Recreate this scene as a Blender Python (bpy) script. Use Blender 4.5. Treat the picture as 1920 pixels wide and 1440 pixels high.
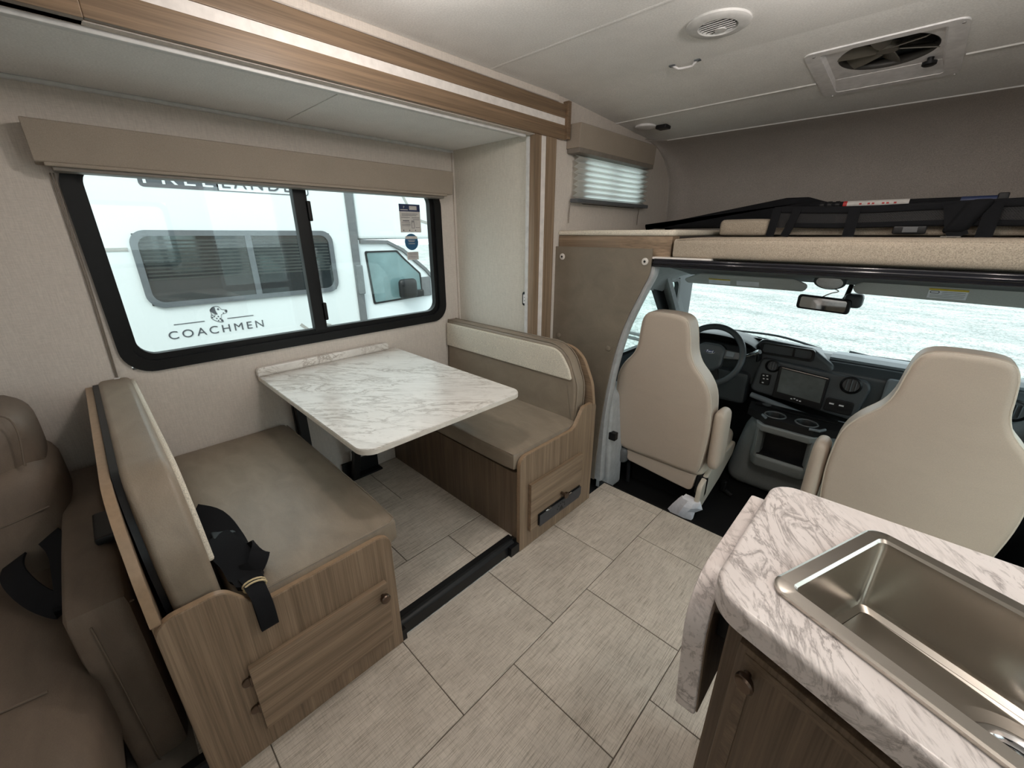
import bpy, bmesh, math, random
from mathutils import Vector, Matrix
R = math.radians
random.seed(7)
SC = bpy.context.scene
COL = SC.collection
for o in list(bpy.data.objects):
    bpy.data.objects.remove(o)

# ------------------------------------------------------------------ camera, sky, exposure
F = 763.0
pitch = math.atan(282.5 / F)
yaw = R(43.97)
cd = bpy.data.cameras.new('camera')
cd.sensor_fit = 'HORIZONTAL'; cd.sensor_width = 36.0
cd.lens = F / 1920.0 * 36.0
cd.clip_start = 0.02; cd.clip_end = 400
cam = bpy.data.objects.new('camera', cd); COL.objects.link(cam)
cam.location = (0, 0, 1.45)
cam.rotation_euler = (R(90) - pitch, 0, yaw)
SC.camera = cam

w = bpy.data.worlds.new('overcast_sky'); SC.world = w; w.use_nodes = True
bg = w.node_tree.nodes['Background']
bg.inputs['Color'].default_value = (0.89, 0.965, 1.0, 1)
bg.inputs['Strength'].default_value = 2.6
sun = bpy.data.lights.new('sun', 'SUN'); sun.energy = 2.6; sun.angle = R(25); sun.color = (1, .97, .92)
so = bpy.data.objects.new('sun', sun); COL.objects.link(so); so.rotation_euler = (R(38), R(20), R(10))
SC.view_settings.view_transform = 'Standard'
SC.view_settings.look = 'None'
SC.view_settings.exposure = 0.19
SC.view_settings.gamma = 1.0
SC.view_settings.use_curve_mapping = False
SC.cycles.max_bounces = 10
SC.cycles.diffuse_bounces = 6
SC.cycles.transparent_max_bounces = 16
SC.cycles.sample_clamp_indirect = 6
SC.cycles.caustics_reflective = False
SC.cycles.caustics_refractive = False
LAMP_W = 7.6

# ------------------------------------------------------------------ materials
def nt(name):
    m = bpy.data.materials.new(name); m.use_nodes = True
    t = m.node_tree
    return m, t, t.nodes['Principled BSDF'], t.links
def N(t, typ, **k):
    n = t.nodes.new(typ)
    for a, b in k.items():
        setattr(n, a, b)
    return n
def coords(t, scale=(1, 1, 1), rand=False, rot=(0, 0, 0)):
    tc = N(t, 'ShaderNodeTexCoord'); mp = N(t, 'ShaderNodeMapping')
    mp.inputs['Scale'].default_value = scale
    if any(rot):
        m0 = N(t, 'ShaderNodeMapping'); m0.inputs['Rotation'].default_value = tuple(-a for a in rot)
        t.links.new(tc.outputs['Object'], m0.inputs['Vector']); t.links.new(m0.outputs['Vector'], mp.inputs['Vector'])
    elif rand:
        oi = N(t, 'ShaderNodeObjectInfo'); ad = N(t, 'ShaderNodeVectorMath', operation='MULTIPLY_ADD')
        ad.inputs[1].default_value = (7.3, 3.1, 5.7)
        t.links.new(oi.outputs['Random'], ad.inputs[0])
        t.links.new(tc.outputs['Object'], ad.inputs[2])
        t.links.new(ad.outputs[0], mp.inputs['Vector'])
    elif True:
        t.links.new(tc.outputs['Object'], mp.inputs['Vector'])
    return mp.outputs['Vector']
def noise(t, vec, scale, detail=3, rough=.55, dist=0):
    n = N(t, 'ShaderNodeTexNoise')
    n.inputs['Scale'].default_value = scale; n.inputs['Detail'].default_value = detail
    n.inputs['Roughness'].default_value = rough; n.inputs['Distortion'].default_value = dist
    t.links.new(vec, n.inputs['Vector'])
    return n.outputs['Fac']
def ramp(t, fac, stops):
    r = N(t, 'ShaderNodeValToRGB'); e = r.color_ramp.elements
    while len(e) < len(stops):
        e.new(.5)
    for i, (p, c) in enumerate(stops):
        e[i].position = p; e[i].color = (*c, 1)
    t.links.new(fac, r.inputs['Fac'])
    return r.outputs['Color']
def mix(t, fac, a, b, typ='MIX'):
    m = N(t, 'ShaderNodeMix', data_type='RGBA', blend_type=typ)
    for inp, v in ((m.inputs[0], fac), (m.inputs[6], a), (m.inputs[7], b)):
        if hasattr(v, 'links'):
            t.links.new(v, inp)
        elif isinstance(v, (int, float)):
            inp.default_value = v
        else:
            inp.default_value = (*v, 1)
    return m.outputs[2]
def bump(t, bs, h, strength=.2, dist=.002):
    b = N(t, 'ShaderNodeBump'); b.inputs['Strength'].default_value = strength; b.inputs['Distance'].default_value = dist
    t.links.new(h, b.inputs['Height']); t.links.new(b.outputs['Normal'], bs.inputs['Normal'])
def sc(c, k):
    return tuple(x * k for x in c)
def plain(name, c, rough=.5, metal=0, spec=.5, nz=None, var=.12, bs_=None):
    m, t, b, l = nt(name)
    b.inputs['Roughness'].default_value = rough; b.inputs['Metallic'].default_value = metal
    b.inputs['Specular IOR Level'].default_value = spec
    v = coords(t)
    f = noise(t, v, nz or 30)
    l.new(ramp(t, f, [(.3, sc(c, 1 - var)), (.7, sc(c, 1 + var * .6))]), b.inputs['Base Color'])
    if bs_:
        bump(t, b, f, bs_[0], bs_[1])
    return m
def fabric(name, c, scale=420, var=.25, st=.35, rough=.9, big=.06):
    m, t, b, l = nt(name)
    b.inputs['Roughness'].default_value = rough; b.inputs['Specular IOR Level'].default_value = .25
    v = coords(t)
    f = noise(t, v, scale, 2, .6); g = noise(t, v, 9, 3)
    c1 = ramp(t, f, [(.32, sc(c, 1 - var)), (.68, sc(c, 1 + var * .5))])
    c2 = ramp(t, g, [(.3, (1 - big,) * 3), (.7, (1, 1, 1))])
    l.new(mix(t, 1.0, c1, c2, 'MULTIPLY'), b.inputs['Base Color'])
    bump(t, b, f, st, .001)
    return m
def wallpaper(name, c, c2, amt=.5):
    # woven wall covering: fine horizontal and vertical threads
    m, t, b, l = nt(name)
    b.inputs['Roughness'].default_value = .75; b.inputs['Specular IOR Level'].default_value = .25
    f1 = noise(t, coords(t, (60, 60, 700)), 1, 2); f2 = noise(t, coords(t, (500, 500, 30)), 1, 2)
    a = mix(t, .5, f1, f2)
    l.new(ramp(t, a, [(.38, c2), (.62, c)]), b.inputs['Base Color'])
    bump(t, b, a, .15, .001)
    return m
def wood(name, axis, light, dark, scale=1.0, rough=.42):
    m, t, b, l = nt(name)
    b.inputs['Roughness'].default_value = rough; b.inputs['Specular IOR Level'].default_value = .4
    s = [38 * scale] * 3; s['xyz'.index(axis)] = .9 * scale
    s2 = [260 * scale] * 3; s2['xyz'.index(axis)] = 4 * scale
    f = noise(t, coords(t, s), 1, 4, .6, .35); g = noise(t, coords(t, s2), 1, 3, .6)
    mid = tuple((a + b_) / 2 for a, b_ in zip(light, dark))
    c1 = ramp(t, f, [(.30, dark), (.5, mid), (.68, light)])
    c2 = ramp(t, g, [(.35, (.74,) * 3), (.6, (1.05,) * 3)])
    l.new(mix(t, 1.0, c1, c2, 'MULTIPLY'), b.inputs['Base Color'])
    bump(t, b, g, .08, .0006)
    return m
def marble(name, base, vein, tint, rot=(0, 0, 0), amt=1.0, fq=1.0):
    m, t, b, l = nt(name)
    b.inputs['Roughness'].default_value = .28; b.inputs['Specular IOR Level'].default_value = .45
    v = coords(t, (2.4 * fq, 7.5 * fq, 7.5 * fq), rot=rot)
    f = noise(t, v, 1.5, 8, .65, 1.2)
    d = N(t, 'ShaderNodeMath', operation='SUBTRACT'); d.inputs[1].default_value = .5; l.new(f, d.inputs[0])
    ab = N(t, 'ShaderNodeMath', operation='ABSOLUTE'); l.new(d.outputs[0], ab.inputs[0])
    veins = ramp(t, ab.outputs[0], [(.0, (.9,) * 3), (.016, (.5,) * 3), (.05, (0, 0, 0))])
    msk = ramp(t, noise(t, coords(t, (2.0, 4.5, 4), rot=rot), 1.5, 4, .6, .8), [(.36, (.1,) * 3), (.58, (1, 1, 1))])
    fine = noise(t, coords(t, (22, 80, 60), rot=rot), 1, 5, .65, 1.3)
    fm = ramp(t, fine, [(.54, (0, 0, 0)), (.66, (.75 * amt,) * 3)])
    cl = ramp(t, noise(t, v, .7, 3), [(.35, tint), (.6, base)])
    k = mix(t, 1.0, veins, msk, 'MULTIPLY')
    k2 = mix(t, 1.0, fm, msk, 'MULTIPLY')
    c1 = mix(t, k, cl, vein)
    l.new(mix(t, k2, c1, sc(vein, 1.25)), b.inputs['Base Color'])
    return m
def glass(name, tint=(.93, .98, .97), gl=.9):
    m = bpy.data.materials.new(name); m.use_nodes = True
    t = m.node_tree; t.nodes.clear()
    out = N(t, 'ShaderNodeOutputMaterial'); mx = N(t, 'ShaderNodeMixShader')
    lw = N(t, 'ShaderNodeLayerWeight'); lw.inputs['Blend'].default_value = .5
    pw = N(t, 'ShaderNodeMath', operation='POWER'); pw.inputs[1].default_value = 5
    fr = N(t, 'ShaderNodeMath', operation='MULTIPLY_ADD'); fr.inputs[1].default_value = .75; fr.inputs[2].default_value = .035
    t.links.new(lw.outputs['Facing'], pw.inputs[0]); t.links.new(pw.outputs[0], fr.inputs[0])
    tr = N(t, 'ShaderNodeBsdfTransparent'); tr.inputs[0].default_value = (*tint, 1)
    g = N(t, 'ShaderNodeBsdfGlossy'); g.inputs['Roughness'].default_value = .02
    g.inputs['Color'].default_value = (gl, gl, gl, 1)
    t.links.new(fr.outputs[0], mx.inputs[0]); t.links.new(tr.outputs[0], mx.inputs[1]); t.links.new(g.outputs[0], mx.inputs[2])
    t.links.new(mx.outputs[0], out.inputs[0])
    return m
def mesh_net(name, c):
    m = bpy.data.materials.new(name); m.use_nodes = True
    t = m.node_tree; b = t.nodes['Principled BSDF']; out = t.nodes['Material Output']
    b.inputs['Base Color'].default_value = (*c, 1); b.inputs['Roughness'].default_value = .8
    tr = N(t, 'ShaderNodeBsdfTransparent'); mx = N(t, 'ShaderNodeMixShader')
    ck = N(t, 'ShaderNodeTexChecker'); ck.inputs['Scale'].default_value = 260
    t.links.new(coords(t), ck.inputs['Vector'])
    ma = N(t, 'ShaderNodeMath', operation='MULTIPLY_ADD'); ma.inputs[1].default_value = .55; ma.inputs[2].default_value = .4
    t.links.new(ck.outputs['Fac'], ma.inputs[0])
    t.links.new(ma.outputs[0], mx.inputs[0]); t.links.new(tr.outputs[0], mx.inputs[1]); t.links.new(b.outputs[0], mx.inputs[2])
    t.links.new(mx.outputs[0], out.inputs['Surface'])
    return m
def emit(name, c, s):
    m, t, b, l = nt(name)
    b.inputs['Base Color'].default_value = (*c, 1)
    b.inputs['Emission Color'].default_value = (*c, 1); b.inputs['Emission Strength'].default_value = s
    return m
def tile_mat(name, warm):
    m, t, b, l = nt(name)
    b.inputs['Roughness'].default_value = .36; b.inputs['Specular IOR Level'].default_value = .5
    a = noise(t, coords(t, (420, 13, 1), True), 1, 3, .6)       # long fine streaks
    c = noise(t, coords(t, (26, 260, 1), True), 1, 3, .6)       # short cross threads
    g = noise(t, coords(t, (9, 5, 1), True), 1, 4, .6)
    c1 = ramp(t, a, [(.34, (.385, .34, .285)), (.51, warm)])
    c2 = ramp(t, c, [(.33, (.86, .855, .84)), (.55, (1, 1, 1))])
    c3 = ramp(t, g, [(.3, (.84, .835, .83)), (.65, (1.04, 1.04, 1.04))])
    x = mix(t, 1.0, c1, c2, 'MULTIPLY')
    l.new(mix(t, 1.0, x, c3, 'MULTIPLY'), b.inputs['Base Color'])
    bump(t, b, a, .06, .0005)
    return m

MT = {}
MT['wall'] = wallpaper('woven_beige_wallcovering', (.66, .60, .545), (.55, .50, .455))
MT['wall2'] = wallpaper('woven_cream_wallcovering', (.68, .645, .575), (.57, .54, .48))
MT['cap'] = fabric('taupe_cap_fabric', (.47, .43, .395), 260, .22)
MT['ceil'] = fabric('grey_white_ceiling_board', (.83, .825, .815), 170, .10, .12, .8)
MT['seam'] = plain('white_seam_strip', (.72, .715, .70), .5)
L, D = (.335, .243, .165), (.19, .133, .087)
for ax in 'xyz':
    MT['wood_' + ax] = wood('oak_laminate_' + ax, ax, L, D)
MT['woodshade_z'] = wood('shaded_oak_laminate_z', 'z', (.185, .13, .088), (.105, .072, .048))  # same wood as the oak, with shade darkened into its colour
MT['woodshade_x'] = wood('shaded_oak_laminate_x', 'x', (.185, .13, .088), (.105, .072, .048))
MT['hdr'] = wood('oak_header_laminate', 'y', (.25, .168, .105), (.145, .098, .06))
MT['edge'] = plain('oak_edge_banding', (.315, .218, .14), .4, 0, .4, 60, .12)
MT['white'] = plain('white_laminate', (.76, .72, .69), .4)
MT['vinyl'] = plain('taupe_vinyl', (.265, .222, .175), .42, 0, .4, 260, .12, (.12, .001))
MT['vinylbig'] = None
def vinyl(name, c, rough=.42, w=.25, var=1.0):
    m, t, b, l = nt(name)
    b.inputs['Roughness'].default_value = rough; b.inputs['Specular IOR Level'].default_value = .4
    v = coords(t)
    f = noise(t, v, 330, 3); g = noise(t, coords(t, (7, 16, 9)), 1, 4, .6, .6)
    c1 = ramp(t, g, [(.3, sc(c, 1 - .14 * var)), (.7, sc(c, 1 + .1 * var))])
    c2 = ramp(t, f, [(.3, (.9,) * 3), (.7, (1, 1, 1))])
    l.new(mix(t, 1.0, c1, c2, 'MULTIPLY'), b.inputs['Base Color'])
    h = mix(t, .35 * var, f, g)
    bump(t, b, h, w, .0025)
    return m
MT['vinyl'] = vinyl('taupe_vinyl_upholstery', (.272, .222, .170))
MT['vinyl_dk'] = vinyl('brown_sofa_upholstery', (.155, .118, .09), .55, .3)
MT['vinyl_pan'] = vinyl('khaki_vinyl_panel', (.20, .168, .128), .5)
MT['tan'] = vinyl('tan_cab_seat_vinyl', (.52, .44, .365), .45, .05, .25)
MT['tan_lt'] = vinyl('cream_cab_seat_vinyl', (.62, .56, .475), .45, .05, .25)
MT['cream'] = fabric('cream_tweed', (.70, .645, .545), 330, .3)
MT['matt'] = fabric('beige_mattress_fabric', (.40, .34, .27), 330, .35)
MT['shade'] = fabric('taupe_fascia_fabric', (.335, .285, .235), 420, .12, .12)
MT['shade2'] = plain('taupe_bottom_bar', (.20, .175, .15), .5)
MT['tile'] = tile_mat('linen_tile', (.66, .60, .525))
MT['grout'] = plain('brown_grout', (.17, .145, .12), .8)
MT['black'] = plain('black_plastic', (.008, .0085, .0095), .42, 0, .3)
MT['gloss'] = plain('glossy_black_rail', (.006, .007, .012), .10, 0, .6)
MT['rubber'] = plain('black_rubber_mat', (.006, .006, .0065), .55, 0, .3, 220, .2, (.2, .001))
MT['web'] = fabric('black_webbing', (.008, .0085, .0105), 600, .3, .4, .92)
MT['frame'] = plain('black_window_frame', (.006, .006, .0065), .45, 0, .25)
MT['mframe'] = plain('grey_window_frame', (.095, .105, .115), .4)
MT['marble'] = marble('marble_laminate', (.80, .775, .74), (.33, .29, .25), (.70, .675, .64), (0, 0, R(40)))
MT['marble2'] = marble('marble_worktop', (.74, .68, .66), (.23, .20, .19), (.67, .61, .59), (0, 0, R(-58)), 1.1, 1.45)
MT['medge'] = plain('table_edge_band', (.68, .64, .58), .4)
MT['steel'] = None
def steel(name, c, rough, ax):
    m, t, b, l = nt(name)
    b.inputs['Metallic'].default_value = 1
    s = [700, 700, 700]; s[ax] = 30
    f = noise(t, coords(t, s), 1, 2)
    l.new(ramp(t, f, [(.3, sc(c, .95)), (.7, c)]), b.inputs['Base Color'])
    b.inputs['Roughness'].default_value = rough
    return m
MT['steel'] = steel('brushed_steel', (.56, .52, .47), .27, 0)
MT['chrome'] = plain('chrome', (.75, .75, .76), .12, 1, .5, 20, .03)
MT['bronze'] = plain('dark_bronze_metal', (.16, .12, .095), .3, 1)
MT['gplastic'] = plain('grey_cab_plastic', (.40, .415, .425), .5)
MT['gdark'] = plain('dark_grey_plastic', (.10, .105, .11), .5)
MT['dash'] = plain('charcoal_dash_plastic', (.052, .06, .067), .45, 0, .5, 250, .15, (.15, .001))
MT['plate'] = plain('matte_black_plate', (.045, .047, .055), .5)
MT['dashg'] = plain('blue_grey_dash_plastic', (.15, .175, .195), .5, 0, .5, 250, .1, (.15, .001))
MT['cons'] = plain('console_grey_plastic', (.19, .205, .205), .5, 0, .5, 250, .1, (.12, .001))
MT['visor'] = fabric('grey_visor_fabric', (.55, .565, .56), 500, .12, .2)
MT['hliner'] = fabric('grey_headliner', (.13, .13, .128), 400, .1, .2)
MT['screen'] = plain('dark_touch_screen', (.085, .10, .10), .12, 0, .8)
MT['mirror'] = plain('mirror_glass', (.55, .6, .62), .04, 1, .5, 5, .02)
MT['paper'] = plain('white_paper', (.86, .88, .95), .7)
MT['lilac'] = plain('white_plastic', (.78, .77, .78), .4)
MT['vent'] = plain('ceiling_vent_plastic', (.62, .62, .615), .45)
MT['fandark'] = plain('smoked_fan_blade', (.13, .12, .10), .35)
MT['fanbk'] = plain('fan_housing_dark', (.035, .033, .03), .5)
MT['glass'] = glass('window_glass')
MT['wsglass'] = glass('windshield_glass', (.90, .98, .97))
MT['rvglass'] = plain('tinted_motorhome_glass', (.018, .022, .024), .06, 0, .9)
MT['rvwhite'] = plain('white_fibreglass', (.60, .63, .635), .35, 0, .4, 60, .02, (.05, .003))
MT['rvcab'] = plain('white_cab_paint', (.62, .66, .68), .25, 0, .5, 3, .02)
MT['rvgrey'] = plain('grey_trim_paint', (.11, .115, .12), .4)
MT['decal'] = plain('charcoal_decal', (.06, .065, .075), .5)
MT['decalg'] = plain('grey_decal', (.30, .29, .27), .5)
MT['navy'] = plain('navy_print', (.02, .035, .10), .5)
MT['blue'] = plain('blue_print', (.015, .10, .22), .5)
MT['pgrey'] = plain('sticker_paper', (.60, .58, .56), .6)
MT['pline'] = plain('sticker_ink', (.16, .16, .18), .6)
MT['yellow'] = plain('yellow_print', (.75, .56, .05), .5)
MT['red'] = plain('red_print', (.45, .03, .03), .5)
MT['band'] = plain('rubber_band', (.62, .50, .30), .6)
MT['pearl'] = plain('snap_cap', (.66, .62, .58), .3)
MT['lampoff'] = plain('frosted_lens', (.70, .68, .69), .5)
MT['lampon'] = emit('lit_lens', (1, .80, .60), 14)
MT['cord'] = plain('cord_brown', (.20, .165, .135), .6)
MT['asph'] = None
def gravel():
    m, t, b, l = nt('pale_gravel')
    b.inputs['Roughness'].default_value = .95; b.inputs['Specular IOR Level'].default_value = .1
    v = coords(t)
    f = noise(t, v, 17, 5, .8); g = noise(t, coords(t, (.25, .9, 1), rot=(0, 0, R(-25))), 1.4, 4, .6)
    h = noise(t, coords(t, (.6, 2.2, 1), rot=(0, 0, R(20))), 1.0, 5, .7)
    c1 = ramp(t, f, [(.40, (.19, .195, .185)), (.56, (.43, .44, .425))])
    c2 = ramp(t, g, [(.35, (.72, .75, .76)), (.6, (1, 1, 1))])
    c3 = ramp(t, h, [(.34, (.72, .77, .76)), (.5, (1, 1, 1))])
    x = mix(t, 1.0, c1, c2, 'MULTIPLY')
    l.new(mix(t, 1.0, x, c3, 'MULTIPLY'), b.inputs['Base Color'])
    return m
MT['gravel'] = gravel()
MT['grass'] = plain('grass_green', (.12, .25, .04), .9, 0, .2, 40, .4)
def pleat():
    m, t, b, l = nt('pleated_translucent_fabric')
    out = t.nodes['Material Output']
    b.inputs['Base Color'].default_value = (.80, .80, .78, 1); b.inputs['Roughness'].default_value = .9
    tl = N(t, 'ShaderNodeBsdfTranslucent'); tl.inputs[0].default_value = (.86, .88, .86, 1)
    mx = N(t, 'ShaderNodeMixShader'); mx.inputs[0].default_value = .55
    l.new(b.outputs[0], mx.inputs[1]); l.new(tl.outputs[0], mx.inputs[2]); l.new(mx.outputs[0], out.inputs['Surface'])
    return m
MT['pleat'] = pleat()
MT['net'] = mesh_net('black_mesh_net', (.02, .02, .022))

# ------------------------------------------------------------------ mesh builder
def rpoly(pts, n=6):
    """closed polygon of (a, b[, radius]) with rounded corners"""
    out = []; k = len(pts)
    for i in range(k):
        p = pts[i]; r = p[2] if len(p) > 2 else 0
        P = Vector(p[:2]); A = Vector(pts[i - 1][:2]); B = Vector(pts[(i + 1) % k][:2])
        if r <= 0:
            out.append((P.x, P.y)); continue
        u = (A - P); v = (B - P); lu, lv = u.length, v.length; u /= lu; v /= lv
        ang = u.angle(v)
        if ang > math.pi - .02:
            out.append((P.x, P.y)); continue
        d = min(r / math.tan(ang / 2), lu * .49, lv * .49); rr = d * math.tan(ang / 2)
        c = P + (u + v).normalized() * (rr / math.sin(ang / 2))
        a0 = P + u * d - c; a1 = P + v * d - c
        t0 = math.atan2(a0.y, a0.x); t1 = math.atan2(a1.y, a1.x); dt = t1 - t0
        while dt > math.pi: dt -= 2 * math.pi
        while dt < -math.pi: dt += 2 * math.pi
        for j in range(n + 1):
            t = t0 + dt * j / n
            out.append((c.x + rr * math.cos(t), c.y + rr * math.sin(t)))
    return out
def rect(a0, a1, b0, b1, r=0):
    return [(a0, b0, r), (a1, b0, r), (a1, b1, r), (a0, b1, r)]
def smooth_closed(pts, per=6):
    out = []; n = len(pts)
    for i in range(n):
        p0, p1, p2, p3 = (Vector(pts[(i + j - 1) % n]) for j in range(4))
        for k in range(per):
            t = k / per
            q = .5 * ((2 * p1) + (p2 - p0) * t + (2 * p0 - 5 * p1 + 4 * p2 - p3) * t * t + (3 * p1 - p0 - 3 * p2 + p3) * t ** 3)
            out.append((q.x, q.y))
    return out
def spline(pts, per=6):
    out = []; n = len(pts); P = [Vector(p) for p in pts]
    for i in range(n - 1):
        p0 = P[max(i - 1, 0)]; p1 = P[i]; p2 = P[i + 1]; p3 = P[min(i + 2, n - 1)]
        for k in range(per):
            t = k / per
            out.append(.5 * ((2 * p1) + (p2 - p0) * t + (2 * p0 - 5 * p1 + 4 * p2 - p3) * t * t + (3 * p1 - p0 - 3 * p2 + p3) * t ** 3))
    out.append(P[-1])
    return out
def area(p):
    return sum(p[i - 1][0] * p[i][1] - p[i][0] * p[i - 1][1] for i in range(len(p))) / 2
AX = {'x': lambda a, b, w: (w, a, b), 'y': lambda a, b, w: (a, w, b), 'z': lambda a, b, w: (a, b, w)}

class MB:
    def __init__(s): s.v = []; s.f = []
    def add(s, vs, fs):
        o = len(s.v); s.v += [tuple(v) for v in vs]; s.f += [tuple(i + o for i in f) for f in fs]; return s
    def bm(s, b):
        b.verts.ensure_lookup_table(); b.verts.index_update()
        s.add([v.co[:] for v in b.verts], [[v.index for v in f.verts] for f in b.faces]); b.free(); return s
    def box(s, x0, x1, y0, y1, z0, z1, bev=0, seg=2):
        b = bmesh.new(); bmesh.ops.create_cube(b, size=1)
        for v in b.verts:
            v.co = ((x0 + x1) / 2 + v.co.x * (x1 - x0), (y0 + y1) / 2 + v.co.y * (y1 - y0), (z0 + z1) / 2 + v.co.z * (z1 - z0))
        if bev: bmesh.ops.bevel(b, geom=b.edges[:], offset=bev, segments=seg, affect='EDGES', profile=.5, clamp_overlap=True)
        return s.bm(b)
    def obox(s, c, size, rot, bev=0):
        m = MB().box(-size[0] / 2, size[0] / 2, -size[1] / 2, size[1] / 2, -size[2] / 2, size[2] / 2, bev)
        from mathutils import Euler
        M = Matrix.Translation(c) @ Euler(rot).to_matrix().to_4x4()
        return s.add([M @ Vector(v) for v in m.v], m.f)
    def prism(s, poly, w0, w1, axis, r=0, seg=3, fn=None, puff=0):
        """extrude a polygon along an axis with rounded rims; fn bends the result"""
        P = [Vector(p[:2]) for p in poly]
        if area(poly) < 0: P.reverse()
        n = len(P); nr = []
        for i in range(n):
            a = (P[i] - P[i - 1]); b = (P[(i + 1) % n] - P[i])
            a = a.normalized() if a.length > 1e-9 else b.normalized(); b = b.normalized() if b.length > 1e-9 else a
            na = Vector((a.y, -a.x)); nb = Vector((b.y, -b.x)); m = na + nb
            m = m / max(m.length_squared / 2, .35) if m.length > 1e-6 else na
            nr.append(m)
        lay = []
        if r > 0:
            for j in range(seg + 1):
                t = math.pi / 2 * j / seg
                lay.append((w0 + r * (1 - math.sin(t)), r * (1 - math.cos(t)), 0)) if False else None
            lo = [(w0 + r - r * math.cos(math.pi / 2 * j / seg), r - r * math.sin(math.pi / 2 * j / seg)) for j in range(seg + 1)]
            hi = [(w1 - r + r * math.sin(math.pi / 2 * j / seg), r - r * math.cos(math.pi / 2 * j / seg)) for j in range(seg + 1)]
            e = r * .25
            lay = [(w0, r + e)] + lo + hi + [(w1, r + e)]
        else:
            lay = [(w0, 0), (w1, 0)]
        f3 = AX[axis]; vs = []; fs = []
        for (wz, ins) in lay:
            for i in range(n):
                q = P[i] - nr[i] * ins
                vs.append(f3(q.x, q.y, wz))
        for k in range(len(lay) - 1):
            for i in range(n):
                j = (i + 1) % n
                fs.append((k * n + i, k * n + j, (k + 1) * n + j, (k + 1) * n + i))
        fs.append(tuple(range(n - 1, -1, -1))); fs.append(tuple((len(lay) - 1) * n + i for i in range(n)))
        if axis == 'y': fs = [tuple(reversed(f)) for f in fs]
        if fn: vs = [fn(*v) for v in vs]
        return s.add(vs, fs)
    def tube(s, path, rad, n=8, closed=False, flat=1.0):
        P = [Vector(p) for p in path]; m = len(P); vs = []; fs = []; up = None
        for i in range(m):
            a = P[i - 1] if (i or closed) else P[i]; b = P[(i + 1) % m] if (i < m - 1 or closed) else P[i]
            t = (b - a).normalized()
            if up is None:
                up = t.orthogonal().normalized()
            up = (up - t * up.dot(t)).normalized(); sd = t.cross(up)
            rr = rad[i] if isinstance(rad, (list, tuple)) else rad
            for k in range(n):
                an = 2 * math.pi * k / n
                vs.append(P[i] + up * (math.cos(an) * rr) + sd * (math.sin(an) * rr * flat))
        for i in range(m if closed else m - 1):
            for k in range(n):
                a = i * n + k; b = i * n + (k + 1) % n; c = ((i + 1) % m) * n + (k + 1) % n; d = ((i + 1) % m) * n + k
                fs.append((a, b, c, d))
        if not closed:
            fs.append(tuple(range(n - 1, -1, -1))); fs.append(tuple((m - 1) * n + k for k in range(n)))
        return s.add(vs, fs)
    def ribbon(s, path, width, thick, side):
        """flat strap along a path; side = vector or list of vectors across the strap"""
        P = [Vector(p) for p in path]; m = len(P); vs = []; fs = []
        for i in range(m):
            t = (P[min(i + 1, m - 1)] - P[max(i - 1, 0)]).normalized()
            sv = Vector(side[i] if isinstance(side, list) else side).normalized()
            sv = (sv - t * sv.dot(t)).normalized(); nn = t.cross(sv)
            ww = width[i] if isinstance(width, list) else width
            for a, b in ((-1, -1), (1, -1), (1, 1), (-1, 1)):
                vs.append(P[i] + sv * (a * ww / 2) + nn * (b * thick / 2))
        for i in range(m - 1):
            for k in range(4):
                fs.append((i * 4 + k, i * 4 + (k + 1) % 4, i * 4 + 4 + (k + 1) % 4, i * 4 + 4 + k))
        fs.append((3, 2, 1, 0)); fs.append(tuple((m - 1) * 4 + k for k in range(4)))
        return s.add(vs, fs)
    def lathe(s, prof, c, axis='z', n=24, cap=True):
        c = Vector(c); vs = []; fs = []; m = len(prof)
        for (r_, h) in prof:
            for k in range(n):
                a = 2 * math.pi * k / n; u, v = r_ * math.cos(a), r_ * math.sin(a)
                vs.append(c + Vector(AX[axis](u, v, h)))
        for i in range(m - 1):
            for k in range(n):
                q = (i * n + k, i * n + (k + 1) % n, (i + 1) * n + (k + 1) % n, (i + 1) * n + k)
                fs.append(q)
        if cap:
            fs.append(tuple(range(n - 1, -1, -1))); fs.append(tuple((m - 1) * n + k for k in range(n)))
        return s.add(vs, fs)
    def cushion(s, x0, x1, y0, y1, z0, z1, r=.03, puff=(0, 0, 0), fn=None, cuts=10):
        b = bmesh.new(); bmesh.ops.create_cube(b, size=2)
        bmesh.ops.subdivide_edges(b, edges=b.edges[:], cuts=cuts, use_grid_fill=True)
        c = Vector(((x0 + x1) / 2, (y0 + y1) / 2, (z0 + z1) / 2)); h = Vector(((x1 - x0) / 2, (y1 - y0) / 2, (z1 - z0) / 2))
        def rem(t, hh):   # put more rows near the rims
            k = min(.9, 2.2 * r / hh); a = abs(t)
            e = a ** .6 if k < .5 else a
            return math.copysign(hh * e, t)
        for v in b.verts:
            u = v.co.copy()
            p = Vector((rem(u.x, h.x), rem(u.y, h.y), rem(u.z, h.z)))
            q = Vector([max(-h[i] + r, min(h[i] - r, p[i])) for i in range(3)])
            d = p - q
            if d.length > 1e-9: p = q + d.normalized() * r
            for i in range(3):
                if puff[i]:
                    j, k = (i + 1) % 3, (i + 2) % 3
                    w_ = (1 - min(1, abs(p[j] / h[j])) ** 2.5) * (1 - min(1, abs(p[k] / h[k])) ** 2.5)
                    p[i] += puff[i] * w_ * (p[i] / h[i])
            p = p + c
            v.co = fn(*p) if fn else p
        return s.bm(b)
    def surf(s, g, nu, nv, thick=0, close=False):
        vs = []; fs = []
        for i in range(nu + 1):
            for j in range(nv + 1):
                vs.append(Vector(g(i / nu, j / nv)))
        for i in range(nu):
            for j in range(nv):
                a = i * (nv + 1) + j
                fs.append((a, a + 1, a + nv + 2, a + nv + 1))
        return s.add(vs, fs)
    def map(s, fn): s.v = [tuple(fn(*v)) for v in s.v]; return s
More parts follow.
